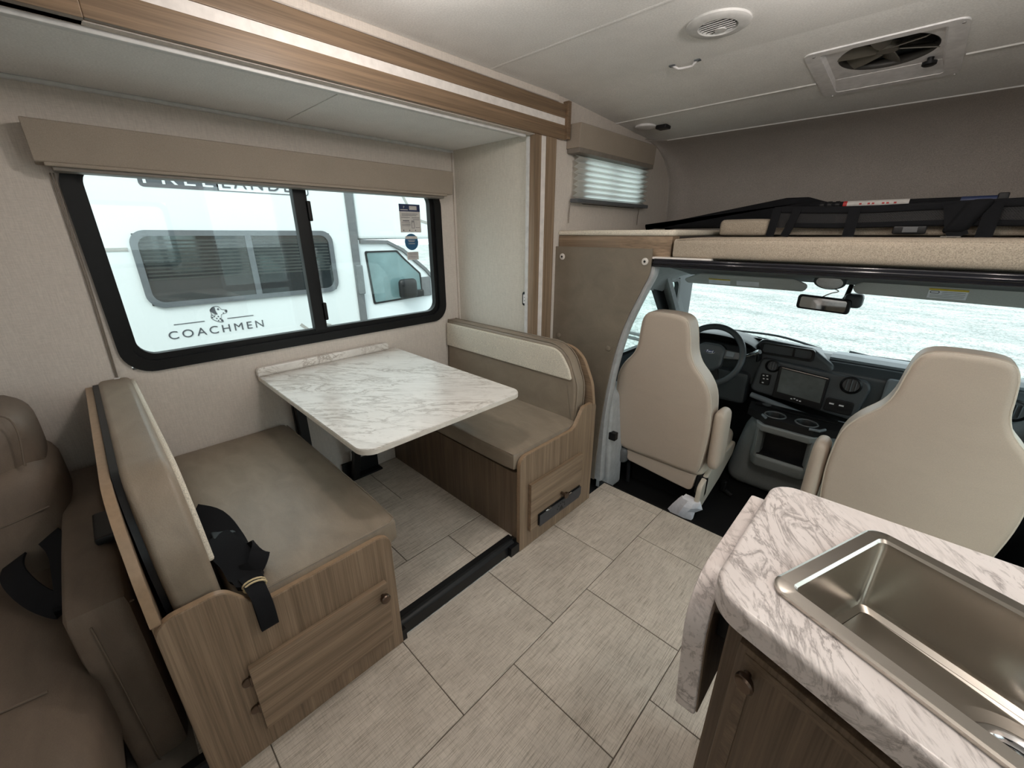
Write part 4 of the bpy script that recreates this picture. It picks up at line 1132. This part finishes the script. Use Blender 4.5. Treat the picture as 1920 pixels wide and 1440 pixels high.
MB().tube([whl(.030 * math.cos(a), .018 + .012 * math.sin(a), .0235) for a in [2 * math.pi * k / 24 for k in range(24)]], .0016, 6, True).build('emblem_rim', 'chrome', hb)
e_ = text('emblem_lettering', 'Ford', .020, 'paper', whl(-.019, .0125, .0245), (R(90) - R(24), 0, 0), hb, .038)
for s_ in (-1, 1):
    MB().prism(rpoly([(s_ * .07, -.01), (s_ * .07, .05), (s_ * .18, .045), (s_ * .18, .005)]), -.015, .006, 'z', .005, 2, fn=lambda x, y, z: whl(x, y, z)).build('spoke', 'gdark', sw)
    MB().prism(rpoly(rect(min(s_ * .09, s_ * .14), max(s_ * .09, s_ * .14), .008, .042, .006), 4), .005, .010, 'z', .002, 1, fn=lambda x, y, z: whl(x, y, z)).build('button', 'dashg', sw)
    MB().prism(rpoly([(s_ * .03, -.09), (s_ * .07, -.08), (s_ * .10, -.165), (s_ * .065, -.175)]), -.015, .004, 'z', .004, 2, fn=lambda x, y, z: whl(x, y, z)).build('spoke', 'black', sw)
MB().lathe([(.05, 0), (.055, .14)], whl(0, 0, -.02), 'y', 16).build('column', 'black', sw)
t = thing('gear_lever', 'silver tipped column gear lever right of the steering wheel', 'lever', (-.60, 2.76, .75))
MB().tube([(-.70, 2.80, .70), (-.62, 2.75, .745), (-.585, 2.735, .77)], .008, 8).build('stalk', 'gdark', t)
MB().tube([(-.665, 2.775, .72), (-.565, 2.725, .785)], [.011, .014], 12).build('handle', 'chrome', t)

# ---- engine cover and console
t = thing('center_console', 'grey engine cover console with two cup holders below the touch screen', 'console', (-.32, 2.75, -.1))
def dog(x, y, z):
    k = (z + .1) / .5; return (-.32 + (x + .32) * (1 - .22 * k), y + .10 * k, z)
MB().cushion(-.62, -.03, 2.66, 3.2, -.105, .36, .09, (.01, .0, .0), fn=dog, cuts=12).build('engine_cover', 'cons', t)
cb = rpoly([(-.475, 2.60, .03), (-.44, 2.56, .03), (-.20, 2.56, .03), (-.165, 2.60, .03), (-.12, 2.86), (-.55, 2.86)], 5)
ct = lambda x, y, z: (x, y - .012 + (.42 - z) * .15, z)
MB().prism(cb, .36, .405, 'z', .010, 3, fn=ct).build('pocket_top', 'cons', t)
MB().prism(cb, .105, .195, 'z', .022, 3, fn=ct).build('pocket_base', 'cons', t)
for x0, x1 in ((-.473, -.43), (-.212, -.167)):
    MB().prism(rpoly([(x0, 2.60, .02), (x0 + .02, 2.565, .02), (x1 - .02, 2.565, .02), (x1, 2.60, .02), (x1, 2.70), (x0, 2.70)], 4), .18, .375, 'z', .0, fn=ct).build('pocket_side', 'cons', t)
MB().box(-.45, -.19, 2.68, 2.69, .19, .37).box(-.45, -.19, 2.60, 2.69, .192, .199).build('pocket_back', 'black', t)
tp_ = rpoly([(-.46, 2.60, .02), (-.43, 2.57, .02), (-.19, 2.57, .02), (-.15, 2.62, .02), (-.08, 2.66), (-.06, 2.80), (-.57, 2.80), (-.55, 2.68)], 5)
def cup_tray():
    b = bmesh.new(); z1 = .445
    o_ = [b.verts.new((x, y, z1)) for x, y in tp_]; es = [b.edges.new((o_[i], o_[(i + 1) % len(o_)])) for i in range(len(o_))]
    ob = [b.verts.new((x, y, .40)) for x, y in tp_]
    for i in range(len(o_)): b.faces.new((o_[i], o_[(i + 1) % len(o_)], ob[(i + 1) % len(o_)], ob[i]))
    for cx, cy in ((-.40, 2.645), (-.245, 2.645)):
        lv = []
        for z, r_ in ((z1, .052), (z1 - .006, .048), (z1 - .07, .043)):
            lv.append([b.verts.new((cx + r_ * math.cos(2 * math.pi * k / 24), cy + r_ * math.sin(2 * math.pi * k / 24), z)) for k in range(24)])
        es += [b.edges.new((lv[0][k], lv[0][(k + 1) % 24])) for k in range(24)]
        for q in (0, 1):
            for k in range(24): b.faces.new((lv[q][k], lv[q][(k + 1) % 24], lv[q + 1][(k + 1) % 24], lv[q + 1][k]))
        b.faces.new(lv[2])
    bmesh.ops.triangle_fill(b, use_beauty=True, edges=es)
    return MB().bm(b)
cup_tray().build('cup_holder_tray', 'black', t, angle=30, wn=False)
for cx_ in (-.40, -.245):
    MB().tube([(cx_ + .053 * math.cos(a), 2.645 + .053 * math.sin(a), .447) for a in [2 * math.pi * k / 28 for k in range(28)]], .0045, 6, True).build('cup_rim', 'gdark', t)
MB().tube([(-.43, 2.568, .447), (-.455, 2.60, .447)], .008, 8).build('tray_lip', 'dashg', t)
MB().tube([(-.22, 2.566, .447), (-.175, 2.575, .447), (-.155, 2.615, .447)], .008, 8).build('tray_lip', 'dashg', t)
MB().box(-.53, -.12, 2.745, 2.795, .447, .452).build('upper_shelf', 'black', t)
MB().lathe([(.024, 0), (.024, .003)], (-.475, 2.770, .452), 'z', 20).build('shelf_cup', 'gdark', t)
tag(MB().tube(spline([(-.60, 2.62, -.095), (-.56, 2.52, -.075), (-.50, 2.50, -.09)], 5), .012, 8).box(-.575, -.545, 2.50, 2.54, -.09, -.02, .008).build('seat_belt_stalk', 'black'), 'black belt buckle stalk on the cab floor beside the engine cover', 'buckle')

# ---- cab seats
def seat(name, label, cx, yb, mirror):
    t = thing(name, label, 'seat', (cx, yb + .25, -.10))
    s_ = -1 if mirror else 1
    half = [(.0, 1.075), (.085, 1.068), (.120, 1.035), (.135, .96), (.145, .885), (.172, .82), (.225, .755), (.262, .68), (.275, .58), (.278, .45), (.265, .30), (.245, .185), (.18, .165), (.0, .165)]
    out = [(x, z) for x, z in half] + [(-x, z) for x, z in reversed(half[1:-1])]
    out = smooth_closed(out, 3)
    lean = lambda x, y, z: (cx + x, yb + y - (z - .17) * .145 + .018 * max(0, 1 - (x / .27) ** 2) * 0, z)
    back = MB().prism(out, 0, .125, 'y', .022, 4, fn=lean).build('backrest', 'tan', t)
    for yy in (.010, .116):
        ol = [Vector(lean(x * (.985), yy, .62 + (z - .62) * .985)) for x, z in out]
        MB().tube(ol, .0035, 6, True).build('piping', 'tan_lt', back)
    MB().prism(smooth_closed([(x * .82, .62 + (z - .62) * .86) for x, z in out][::3], 3), .115, .145, 'y', .012, 3, fn=lean).build('front_pad', 'tan_lt', back)
    MB().cushion(cx - .265, cx + .265, yb + .03, yb + .56, .13, .285, .05, (.01, .01, .02)).build('seat_cushion', 'tan_lt', t)
    # side skirt on the aisle side, lever cover on the door side
    xs = cx + s_ * .262
    MB().prism(rpoly([(yb - .03, -.02, .02), (yb + .02, -.045, .03), (yb + .30, .03, .06), (yb + .50, .12, .05), (yb + .54, .21, .04), (yb + .16, .20, .05), (yb - .02, .12, .04)], 5), min(xs, xs + s_ * .028), max(xs, xs + s_ * .028), 'x', .008, 2).build('side_skirt', 'tan_lt', t)
    MB().prism(rpoly([(cx - s_ * .21, .155), (cx + s_ * .235, .155), (cx + s_ * .225, .045, .03), (cx + s_ * .10, .055, .04), (cx - s_ * .19, .085, .03)], 5), yb + .02, yb + .045, 'y', .006, 2).build('rear_flap', 'tan', t)
    MB().cushion(min(cx - s_ * .285, cx - s_ * .19), max(cx - s_ * .285, cx - s_ * .19), yb - .01, yb + .10, .055, .165, .03, cuts=6).build('recliner_cover', 'gdark', t)
    MB().box(cx - .20, cx + .20, yb + .12, yb + .50, -.10, .06, .01).build('pedestal', 'rubber', t)
    MB().box(cx - .24, cx + .24, yb + .05, yb + .54, .06, .13, .01).build('seat_frame', 'rubber', t)
    ar = lambda x, y, z: (x, y - (z - .17) * .10, z)
    xa = cx + s_ * .312
    MB().cushion(xa - .029, xa + .029, yb + .0, yb + .13, .24, .585, .027, (.004, .004, .01), fn=ar).build('armrest', 'tan', t)
    MB().box(min(cx + s_ * .235, cx + s_ * .29), max(cx + s_ * .235, cx + s_ * .29), yb + .04, yb + .075, .03, .15, .004).build('hinge_strap', 'black', t)
    return t
seat('driver_seat', 'tan driver seat with integrated headrest facing the steering wheel', -.865, 2.14, False)
seat('passenger_seat', 'large tan passenger seat seen from behind, next to the worktop', .192, 2.11, True)
rnd = random.Random(4)
pvs = []; pfs = []
for lv, (zz, rx, ry) in enumerate(((-.097, .072, .040), (-.055, .062, .048), (-.02, .070, .040), (.018, .060, .028))):
    for k in range(11):
        a = 2 * math.pi * k / 11; j = .78 + .44 * rnd.random()
        pvs.append((-.655 + rx * j * math.cos(a) + .012 * lv, 2.120 + ry * j * math.sin(a), zz + (.012 * rnd.random() if lv else 0)))
for lv in range(3):
    for k in range(11): pfs.append((lv * 11 + k, lv * 11 + (k + 1) % 11, lv * 11 + 11 + (k + 1) % 11, lv * 11 + 11 + k))
pfs.append(tuple(33 + k for k in range(11))); pfs.append(tuple(range(10, -1, -1)))
tag(MB().add(pvs, pfs).build('paper_wrap', 'paper', angle=15), 'crumpled white paper on the cab floor under the driver seat', 'paper')
tag(MB().tube(spline([(-1.05, 2.19, -.09), (-1.06, 2.20, .02), (-1.09, 2.22, .20), (-1.12, 2.2, .30)], 5), .012, 8).tube(spline([(-1.0, 2.10, -.094), (-.95, 2.06, -.094), (-.90, 2.07, -.094)], 4), .006, 6).build('seat_belt', 'web'), 'black driver belt webbing at the foot of the grey door pillar', 'seat belt')
tag(MB().box(-1.115, -1.07, 2.0, 2.04, .27, .32, .006).build('belt_anchor', 'black'), 'black belt anchor on the grey door pillar beside the driver seat', 'anchor')

# ================================================================== CEILING FITTINGS
def on_ceil(y): return ceil_z(y)
t = thing('ceiling_vent', 'round white adjustable air vent in the ceiling', 'vent', (-.67, 1.675, ZC))
MB().lathe([(.098, ZC), (.098, ZC - .006), (.088, ZC - .012), (.062, ZC - .013), (.058, ZC - .008), (.056, ZC - .001)], (-.67, 1.675, 0), 'z', 40, False).build('ring', 'vent', t)
MB().lathe([(.057, ZC - .0012), (.001, ZC - .0012)], (-.67, 1.675, 0), 'z', 28, False).build('throat', 'gdark', t)
for k in range(-3, 4):
    h_ = math.sqrt(max(.0004, .054 ** 2 - (k * .015) ** 2))
    MB().obox((-.67, 1.675 + k * .015, ZC - .008), (2 * h_, .010, .0022), (R(35), 0, 0)).build('louver', 'vent', t)
MB().lathe([(.018, ZC - .014), (.018, ZC - .010)], (-.67, 1.70, 0), 'z', 20).build('knob', 'vent', t)

t = thing('roof_vent', 'square white roof fan vent with dark blades above the bunk', 'vent', (-.29, 2.40, 2.09))
y0, y1 = HAT[2], HAT[3]
def tiltz(x, y, z): return (x, y, z + ceil_z(y))
fr_ = ring(rpoly(rect(HAT[0] - .045, HAT[1] + .045, y0 - .03, y1 + .035, .03), 4), rpoly(rect(HAT[0] + .004, HAT[1] - .004, y0 + .002, y1 - .004, .012), 4), -.005, .001, 'z')
fr_.v = [tiltz(*v) for v in fr_.v]; fr_.build('frame', 'lilac', t)
cxh, cyh = -.282, 2.325
def pz(y): return ceil_z(y) + .010
ins = (HAT[0] + .012, HAT[1] - .012, y0 + .006, 2.50)
b = bmesh.new()
q0 = [b.verts.new((x, y, ceil_z(y) - .002)) for x, y, *_ in rect(HAT[0], HAT[1], y0, y1)]
q1 = [b.verts.new((x, y, pz(y))) for x, y, *_ in rect(*ins)]
for i in range(4): b.faces.new((q0[i], q0[(i + 1) % 4], q1[(i + 1) % 4], q1[i]))
MB().bm(b).build('well', 'lilac', t, smooth=False, solid=.003)
b = bmesh.new()
pl2 = [(cxh + .146 * math.cos(2 * math.pi * k / 48), cyh + .146 * math.sin(2 * math.pi * k / 48)) for k in range(48)]
ov = [b.verts.new((x, y, pz(y))) for x, y, *_ in rect(*ins)]
iv = [b.verts.new((x, y, pz(y))) for x, y in pl2]; i2 = [b.verts.new((x, y, pz(y) + .03)) for x, y in pl2]
es = [b.edges.new((ov[i], ov[(i + 1) % 4])) for i in range(4)] + [b.edges.new((iv[i], iv[(i + 1) % 48])) for i in range(48)]
bmesh.ops.triangle_fill(b, use_beauty=True, edges=es)
bmesh.ops.delete(b, geom=i2, context='VERTS')
MB().bm(b).build('fan_plate', 'lilac', t, angle=30, wn=False)
vs = []; fs = []
for dz in (0, .03): vs += [(x, y, pz(y) + dz) for x, y in pl2]
for i in range(48): fs.append((i, (i + 1) % 48, 48 + (i + 1) % 48, 48 + i))
MB().add(vs, fs).build('fan_shroud', 'fanbk', t, wn=False, solid=.002)
MB().lathe([(.19, pz(cyh) + .036), (.19, pz(cyh) + .05)], (cxh, cyh, 0), 'z', 32).build('smoked_lid', 'fanbk', t)
MB().box(HAT[0] - .06, HAT[1] + .06, y0 - .06, y1 + .06, 2.19, 2.2).box(HAT[0] - .06, HAT[0] - .05, y0 - .06, y1 + .06, 2.107, 2.2).box(HAT[1] + .05, HAT[1] + .06, y0 - .06, y1 + .06, 2.107, 2.2).box(HAT[0] - .06, HAT[1] + .06, y0 - .06, y0 - .05, 2.107, 2.2).box(HAT[0] - .06, HAT[1] + .06, y1 + .05, y1 + .06, 2.107, 2.2).build('outer_housing', 'fanbk', t, smooth=False)
for k in range(6):
    a = 2 * math.pi * k / 6 + .3
    p0 = Vector((cxh, cyh, pz(cyh) + .012))
    MB().ribbon([p0 + Vector((math.cos(a), math.sin(a), 0)) * .03, p0 + Vector((math.cos(a + .15), math.sin(a + .15), 0)) * .09, p0 + Vector((math.cos(a + .2), math.sin(a + .2), 0)) * .145], [.03, .055, .07], .003, (-math.sin(a), math.cos(a), .5)).build('fan_blade', 'fandark', t)
MB().lathe([(.032, pz(cyh) + .006), (.032, pz(cyh) + .03)], (cxh, cyh, 0), 'z', 20).build('fan_hub', 'fandark', t)
MB().lathe([(.010, pz(2.46)), (.010, pz(2.46) - .012), (.022, pz(2.46) - .014), (.022, pz(2.46) - .024), (.016, pz(2.46) - .028)], (HAT[1] - .045, 2.46, 0), 'z', 18).build('crank_knob', 'black', t)
for sx_, sy_ in ((-1, -1), (1, -1), (1, 1), (-1, 1)):
    MB().lathe([(.005, -.013), (.005, -.009)], (cxh + sx_ * (.178 + .02), (y0 + y1) / 2 + sy_ * .243, ceil_z((y0 + y1) / 2 + sy_ * .243)), 'z', 10).build('screw', 'chrome', t)

t = thing('grab_bar', 'small white grab bar on the ceiling beside the round vent', 'grab bar', (-.885, 1.93, ZC))
MB().tube(spline([(-.931, 1.922, ZC - .002), (-.918, 1.928, ZC - .010), (-.908, 1.938, ZC - .013), (-.862, 1.944, ZC - .013), (-.852, 1.938, ZC - .010), (-.838, 1.934, ZC - .002)], 4), .0042, 8).build('bar', 'lilac', t)
for x, y in ((-.934, 1.921), (-.836, 1.934)):
    f_ = MB().cushion(x - .012, x + .012, y - .010, y + .010, ZC - .005, ZC, .0022, cuts=3).build('foot', 'mframe', t)
    MB().lathe([(.004, -.007), (.004, -.005)], (x, y, ZC), 'z', 10).build('screw', 'chrome', f_)
t = thing('puck_light', 'round white unlit puck light on the ceiling over the bunk', 'lamp', (-1.40, 2.62, 2.06))
zc = ceil_z(2.62)
MB().lathe([(.062, zc + .004), (.062, zc - .006), (.054, zc - .012)], (-1.40, 2.62, 0), 'z', 32).build('bezel', 'lilac', t)
MB().lathe([(.053, zc - .0122), (.03, zc - .015), (.001, zc - .016)], (-1.40, 2.62, 0), 'z', 28, False).build('lens', 'lampoff', t)
zc = ceil_z(2.68)
tag(MB().prism(rpoly(rect(-1.345, -1.275, 2.63, 2.70, .01), 4), zc - .016, zc + .003, 'z', .004, 2).build('ceiling_sensor', 'black'), 'small black sensor block on the ceiling beside the unlit puck light', 'sensor')
# lit ceiling lamps (they light the coach; the ones in the room behind the camera too)
spots = [(-.98, .66, 'lit round ceiling light nearest the oak header of the slide-out'), (-.18, 1.36, 'lit round ceiling light between the round vent and the roof fan'),
         (.30, .80, 'lit round ceiling light above the sink worktop'), (-.55, -2.2, 'lit round ceiling light at the rear wall')]
for i, (x, y, lab) in enumerate(spots):
    t = thing('ceiling_light', lab, 'lamp', (x, y, ZC), 'lit ceiling lights')
    MB().lathe([(.058, ZC + .002), (.058, ZC - .005), (.048, ZC - .010), (.045, ZC - .006)], (x, y, 0), 'z', 28, False).build('bezel', 'lilac', t)
    MB().lathe([(.046, ZC - .006), (.001, ZC - .007)], (x, y, 0), 'z', 24, False).build('lens', 'lampon', t)
    ld = bpy.data.lights.new('lamp_light', 'POINT'); ld.shadow_soft_size = .035; ld.energy = LAMP_W; ld.color = (1, .915, .85)
    lo = bpy.data.objects.new('lamp_light', ld); COL.objects.link(lo); lo.location = (0, 0, -.14); lo.parent = t

# switch on the slide-out end wall
t = thing('wall_switch', 'small black framed white rocker switch on the slide-out end wall', 'switch', (-1.56, YE, 1.10))
MB().prism(rpoly(rect(-1.588, -1.540, 1.062, 1.140, .012), 5), YE - .010, YE, 'y', .003, 2).build('plate', 'black', t)
rk = MB().prism(rpoly(rect(-1.578, -1.550, 1.076, 1.126, .004), 4), YE - .014, YE - .009, 'y', .002, 1).build('rocker', 'lilac', t)
MB().box(-1.569, -1.559, YE - .0148, YE - .0138, 1.108, 1.112).box(-1.568, -1.560, YE - .0148, YE - .0138, 1.088, 1.096).build('rocker_print', 'gdark', rk, smooth=False)
# entry door on the right (open frame with a screen of glass), and galley window
d1 = struct('door_1', ring(rpoly(rect(1.04, 1.72, .02, 1.92, .06), 5), rpoly(rect(1.07, 1.69, .05, 1.89, .05), 5), XR - .005, XR + .05, 'x'), 'lilac')
MB().box(XR + .02, XR + .024, 1.06, 1.70, .04, 1.90).build('pane', 'glass', d1, smooth=False)
MB().box(XR + .01, XR + .035, 1.06, 1.70, .86, .93, .004).build('push_bar', 'lilac', d1)
for i, (a, b, c, d) in enumerate(((-.35, .75, 1.15, 1.72), (-2.6, -1.5, 1.0, 1.7))):
    wN = struct('window_%d' % (6 + i), ring(rpoly(rect(a, b, c, d, .06), 5), rpoly(rect(a + .035, b - .035, c + .035, d - .035, .05), 5), XR - .01, XR + .05, 'x'), 'frame')
    MB().box(XR + .02, XR + .024, a + .02, b - .02, c + .02, d - .02).build('pane', 'glass', wN, smooth=False)

# ================================================================== OUTSIDE
ZG = -.85
g_ = MB().add([(-80, -60, ZG), (80, -60, ZG), (80, 120, ZG), (-80, 120, ZG)], [(0, 1, 2, 3)]).build('gravel_ground', 'gravel', smooth=False)
g_['kind'] = 'structure'
XV = -4.5
rv = thing('motorhome', 'white motorhome parked alongside, seen through the dinette window', 'vehicle', (XV - 1.1, .5, ZG))
MB().box(XV - 2.3, XV, -4.5, 2.24, ZG + .25, 2.45, .03).build('body', 'rvwhite', rv)
MB().box(XV - 2.3, XV, 2.24, 3.75, 1.385, 2.45, .04).build('cab_over', 'rvwhite', rv)
rw = ring(rpoly(rect(.345, 1.945, .862, 1.475, .11), 8), rpoly(rect(.39, 1.90, .905, 1.43, .085), 8), XV - .004, XV + .02, 'x').build('window', 'mframe', rv)
MB().box(XV - .02, XV + .006, .37, 1.92, .885, 1.45).build('pane', 'rvglass', rw, smooth=False)
MB().box(XV + .004, XV + .018, 1.145, 1.195, .89, 1.45, .004).build('mullion', 'mframe', rw)
m = MB()
for k in range(11):
    z = 1.40 - k * .030
    m.add([(XV + .0065, .40, z), (XV + .0065, 1.14, z), (XV + .0065, 1.14, z - .013), (XV + .0065, .40, z - .013), (XV + .0065, 1.20, z), (XV + .0065, 1.89, z), (XV + .0065, 1.89, z - .013), (XV + .0065, 1.20, z - .013)], [(0, 1, 2, 3), (4, 5, 6, 7)])
m.build('blind_slats', plain('dark_blind', (.028, .033, .031), .4), rw, smooth=False, kind='stuff')
MB().box(XV - .0, XV + .014, 2.14, 2.225, ZG + .3, 2.3, .004).build('corner_trim', 'rvgrey', rv)
MB().box(XV + .0, XV + .004, .14, .325, 1.318, 1.345).build('stripe', 'decalg', rv)
for (ya, za, yb, zb) in ((1.49, .56, 1.56, .49), (1.72, .53, 1.80, .50), (2.84, 1.86, 2.92, 1.72), (2.95, 1.62, 3.2, 1.56)):
    MB().ribbon([(XV + .002, ya, za), (XV + .002, yb, zb)], .03, .003, (0, zb - za, -(yb - ya))).build('stripe', 'decalg', rv)
# lettering
text('lettering', 'COACHMEN', .098, 'decal', (XV + .002, .415, .59), TX, rv, .735, .001, 1.35)
MB().box(XV, XV + .003, .47, .69, .708, .714).build('lettering_line', 'decal', rv)
MB().box(XV, XV + .003, .865, 1.08, .708, .714).build('lettering_line', 'decal', rv)
# dog head emblem: profile facing right
dg = [(.790, .690), (.745, .728), (.752, .770), (.748, .800), (.770, .825), (.800, .832), (.825, .822), (.838, .800), (.872, .792), (.878, .778), (.866, .762), (.838, .756), (.826, .748), (.822, .715), (.830, .685)]
ds = smooth_closed(dg, 4); c_ = Vector((.805, .760))
ins = [tuple(c_ + (Vector(p) - c_) * .93) for p in ds]
e0 = ring(ds, ins, XV, XV + .003, 'x').build('emblem_outline', 'decal', rv)
MB().prism(smooth_closed([(.748, .797), (.768, .824), (.788, .822), (.790, .790), (.798, .758), (.776, .765)], 4), XV, XV + .003, 'x').build('emblem_ear', 'decal', rv)
m = MB()
for y, z, r_ in ((.812, .803, .008), (.868, .780, .010), (.770, .742, .006), (.785, .722, .006), (.800, .738, .006), (.760, .755, .005), (.812, .716, .007), (.795, .702, .005), (.822, .700, .009), (.845, .764, .005), (.778, .755, .004), (.755, .735, .006)):
    m.lathe([(r_, 0), (r_, .003)], (XV, y, z), 'x', 10)
m.build('emblem_spots', 'decal', rv, smooth=False)
# upper name plate
MB().prism(rpoly([(.505, 1.792, .03), (1.03, 1.792), (1.03, 1.955), (.505, 1.955, .03)], 5), XV, XV + .003, 'x').build('name_plate', 'decal', rv)
ring(rpoly([(1.02, 1.792), (1.78, 1.792, .03), (1.78, 1.955, .03), (1.02, 1.955)], 5), rpoly([(1.03, 1.799), (1.772, 1.799, .026), (1.772, 1.948, .026), (1.03, 1.948)], 5), XV, XV + .003, 'x').build('name_plate_frame', 'decal', rv)
text('lettering', 'FREE', .150, 'rvwhite', (XV + .0035, .535, 1.818), TX, rv, .46, .001, 1.3)
text('lettering', 'LANDER', .150, 'decal', (XV + .0025, 1.06, 1.818), TX, rv, .68, .001, 1.3)
# cab door of the other motorhome
cabp = [(2.24, ZG + .35), (2.24, 1.385), (2.62, 1.375), (2.80, 1.29), (3.10, 1.06), (3.32, .82), (4.2, .62), (4.25, ZG + .35)]
MB().prism(rpoly([(a, b, .03 if i > 1 else 0) for i, (a, b) in enumerate(cabp)], 4), XV - 2.0, XV - .03, 'x', .02, 2).build('cab', 'rvcab', rv)
ring(rpoly([(2.25, ZG + .5), (3.20, ZG + .5), (3.20, .86, .02), (3.06, 1.05, .03), (2.79, 1.285, .05), (2.62, 1.355, .05), (2.25, 1.365)], 4),
     rpoly([(2.262, ZG + .52), (3.19, ZG + .52), (3.19, .855, .02), (3.05, 1.04, .03), (2.78, 1.273, .05), (2.615, 1.342, .05), (2.262, 1.352)], 4), XV - .03, XV - .012, 'x').build('door_frame', 'rvgrey', rv) if False else None
MB().ribbon([(XV - .02, 2.26, 1.362), (XV - .02, 2.60, 1.355), (XV - .02, 2.79, 1.265), (XV - .02, 3.10, 1.02), (XV - .02, 3.28, .82)], .035, .03, (0, .3, 1)).build('roof_gutter', 'rvgrey', rv)
wn_ = ring(rpoly([(2.345, .665, .02), (3.035, .69, .02), (3.02, .98, .02), (2.81, 1.165, .03), (2.715, 1.262, .04), (2.305, 1.262, .02)], 5), rpoly([(2.365, .685, .02), (3.02, .708, .02), (3.005, .972, .02), (2.80, 1.152, .03), (2.705, 1.245, .04), (2.325, 1.245, .02)], 5), XV - .032, XV - .018, 'x').build('door_window', 'black', rv)
MB().prism(rpoly([(2.36, .68), (3.025, .70), (3.01, .975), (2.805, 1.156), (2.71, 1.25), (2.32, 1.25)]), XV - .03, XV - .025, 'x').build('pane', plain('painted_cyan_reflection', (.13, .21, .22), .08, 0, .9, 3, .3), wn_, smooth=False)  # cyan reflection is put into the pane's base colour
mr = MB().cushion(XV + .02, XV + .10, 2.645, 2.885, .70, .935, .05, cuts=6).build('side_mirror', 'black', rv)
MB().prism(rpoly(rect(2.68, 2.85, .725, .80, .02), 4), XV + .10, XV + .103, 'x').build('mirror_glass', 'mirror', mr, smooth=False)
MB().box(XV - .03, XV + .03, 2.88, 3.02, .70, .78, .01).build('mirror_arm', 'black', mr)
MB().box(XV - .03, XV - .005, 3.02, 3.16, .69, .93, .01).build('door_corner', 'rvgrey', rv)
MB().box(XV + .0, XV + .03, 2.16, 2.24, .80, 1.12, .02).build('door_handle', 'rvgrey', rv)
# wheels so the motorhome stands on the ground
for y in (-2.6, 3.3):
    MB().lathe([(.36, 0), (.38, -.05), (.38, -.2), (.36, -.25)], (XV - .03, y, ZG + .38), 'x', 24).build('wheel', 'rubber', rv)
# door mirror of our own cab
t = thing('door_mirror', 'chrome and black door mirror arm outside the driver window', 'mirror', (-1.45, 2.7, .8))
MB().tube([(-1.30, 2.66, .775), (-1.52, 2.70, .775)], .012, 8).tube([(-1.30, 2.66, .74), (-1.52, 2.70, .74)], .012, 8).build('arm', 'gplastic', t)
MB().cushion(-1.62, -1.50, 2.60, 2.68, .70, 1.02, .03, cuts=6).build('housing', 'rvgrey', t)
MB().tube([(-1.33, 2.70, 1.09), (-1.42, 2.78, 1.085)], .012, 8).cushion(-1.40, -1.32, 2.66, 2.72, 1.04, 1.09, .02, cuts=4).build('upper_bracket', 'chrome', t)

bpy.context.view_layer.update()
